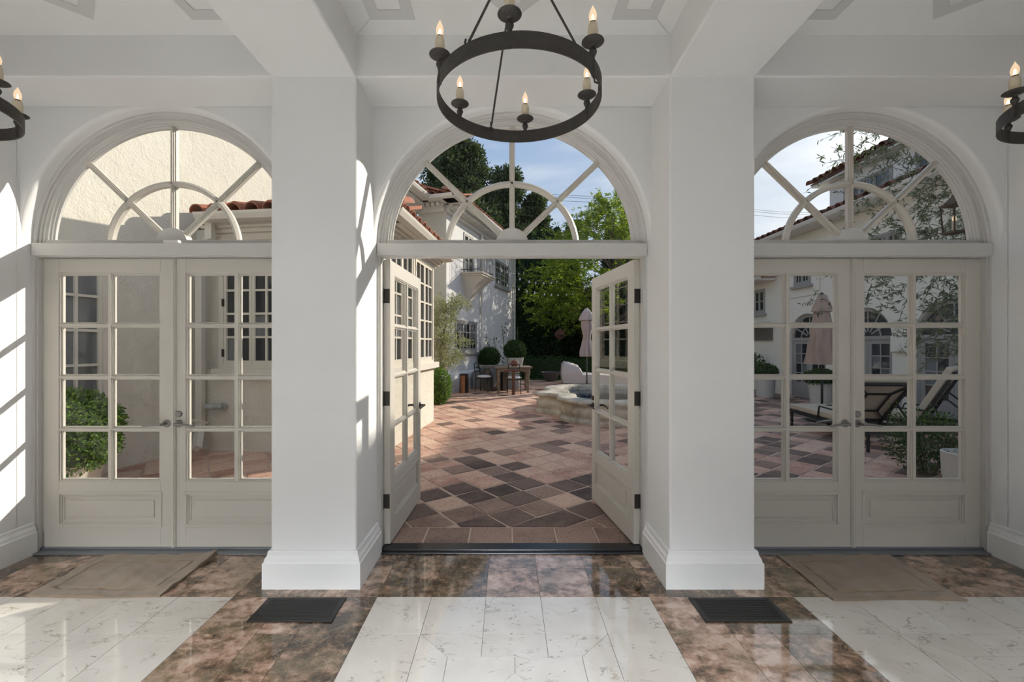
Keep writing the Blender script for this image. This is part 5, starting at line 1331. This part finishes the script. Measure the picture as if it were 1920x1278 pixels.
# climbing shoots behind the pots
vi = thing('climbing_plant', 'slender climbing shoots on the white wall behind the pots', 'plant', (-0.45, 15.55, 0))
for k in range(5):
    x_ = -0.25+k*0.28; h_ = rng.uniform(1.6, 2.3); zz = np.linspace(0.1, h_, 70)
    MB().tube([(x_, 0.05*k, 0), (x_+0.05, 0.05*k, h_*0.5), (x_-0.03, 0.05*k, h_)], 0.008, 5).build('stem', 'bark', vi)
    C = np.stack([x_+rng.normal(0, 0.06, 70), 0.05*k+rng.normal(0, 0.06, 70), zz], 1); leaf_mesh('foliage', C, 0.08, 0.045, 'leaf_boxdark', vi)['kind'] = 'stuff'

# ================================================================== SMALL FITTINGS
sl = thing('string_lights', 'string of small white bulbs slung from the balcony to the trees', 'lights', (-0.3, 14.0, 4.2))
def strand(p, q, sag, nb):
    P = [Vector(p).lerp(Vector(q), k/40)+Vector((0, 0, -4*sag*(k/40)*(1-k/40))) for k in range(41)]
    MB().tube(P, 0.006, 5).build('cable', 'wire', sl, world=True)
    for k in range(1, nb):
        c = P[int(40*k/nb)]; MB().lathe([(0, 0.0), (0.012, 0.0), (0.014, -0.03), (0.030, -0.06), (0.026, -0.09), (0, -0.105)], c, 8).build('bulb', 'string_bulb', sl, world=True, smooth=True)
strand((-0.82, 13.4, 4.25), (2.9, 19.5, 4.6), 0.55, 11); strand((-0.95, 12.9, 4.5), (1.0, 19.6, 4.9), 0.45, 8); strand((-0.60, 14.5, 3.75), (3.6, 19.3, 3.9), 0.35, 12)
fx = thing('wall_spotlight', 'small grey spotlight on the stucco wall outside the left doors', 'light', (-3.80, 5.66, 0.60))
MB().lathe([(0, 0), (0.05, 0), (0.05, 0.015), (0.02, 0.02), (0.02, 0.05), (0, 0.05)], (0.02, 0, 0), 16, axis='y', mod=None).build('mount', 'galvanised', fx, smooth=True)
MB().lathe([(0, -0.17), (0.045, -0.17), (0.045, -0.10), (0.036, -0.09), (0.036, 0.0), (0.02, 0.015), (0, 0.015)], (0.02, -0.06, 0.0), 16, axis='x').build('head', 'galvanised', fx, smooth=True)
# wall lantern on our own facade
ln = thing('wall_lantern', 'small dark metal wall lantern outside the right fanlight', 'lantern', (3.38, 3.21, 2.27))
m = MB()
for sx in (-1, 1):
    for sy in (-1, 1): m.beam((sx*0.042, sy*0.042, 0.0), (sx*0.052, sy*0.052, 0.20), 0.010, 0.010)
m.box(-0.05, 0.05, -0.05, 0.05, -0.012, 0.004); m.box(-0.06, 0.06, -0.06, 0.06, 0.198, 0.212)
m.build('cage', 'lantern_metal', ln)
MB().lathe([(0.08, 0.212), (0.03, 0.26), (0.012, 0.285), (0, 0.29)], n=4, mod=None).build('cap', 'lantern_metal', ln)
MB().tube([(0, 0, 0.28), (0, -0.05, 0.33), (0, -0.205, 0.30)], 0.009, 7).build('bracket', 'lantern_metal', ln, smooth=True)
for sx, sy in ((1, 0), (-1, 0), (0, 1), (0, -1)):
    w0, w1 = 0.036, 0.046
    if sx: P = [(sx*w0*1.1, -w0, 0.01), (sx*w0*1.1, w0, 0.01), (sx*w1*1.1, w1, 0.195), (sx*w1*1.1, -w1, 0.195)]
    else: P = [(-w0, sy*w0*1.1, 0.01), (w0, sy*w0*1.1, 0.01), (w1, sy*w1*1.1, 0.195), (-w1, sy*w1*1.1, 0.195)]
    MB().ext(P, (sx*0.002, sy*0.002, 0)).build('pane', 'pane_glass', ln)
MB().tube([(0, 0, 0.0), (0, 0, 0.08)], 0.014, 10).build('candle', 'candle', ln, smooth=True)
MB().lathe([(0.001, 0.08), (0.012, 0.09), (0.013, 0.105), (0.004, 0.13), (0.0008, 0.14)], n=12).build('bulb', 'bulb_glass', ln, smooth=True)
# power lines
pw_ = thing('power_line', 'thin power lines crossing the sky behind the trees', 'cable', (skyx(840, 60), 60, 0))
x0_, x1_ = skyx(840, 60), 62.0
MB().tube([(x0_, 60, 0), (x0_, 60, skyz(345, 60))], 0.14, 8).build('pole', 'bark', pw_, world=True)
MB().tube([(x1_, 64, 0), (x1_, 64, skyz(385, 60))], 0.14, 8).build('pole', 'bark', pw_, world=True)
for k, (ya, yb, yc) in enumerate(((355, 372, 386), (359, 376, 390), (368, 382, 397))):
    xm = skyx(1190, 60)
    MB().tube([(x0_+(xm-x0_)*i/8, 60, skyz(ya, 60)+(skyz(yb, 60)-skyz(ya, 60))*i/8) for i in range(9)]+[(40, 62, skyz(yc+3, 60)), (x1_, 64, skyz(yc, 60))], 0.022, 5).build('cable', 'wire', pw_, world=True)
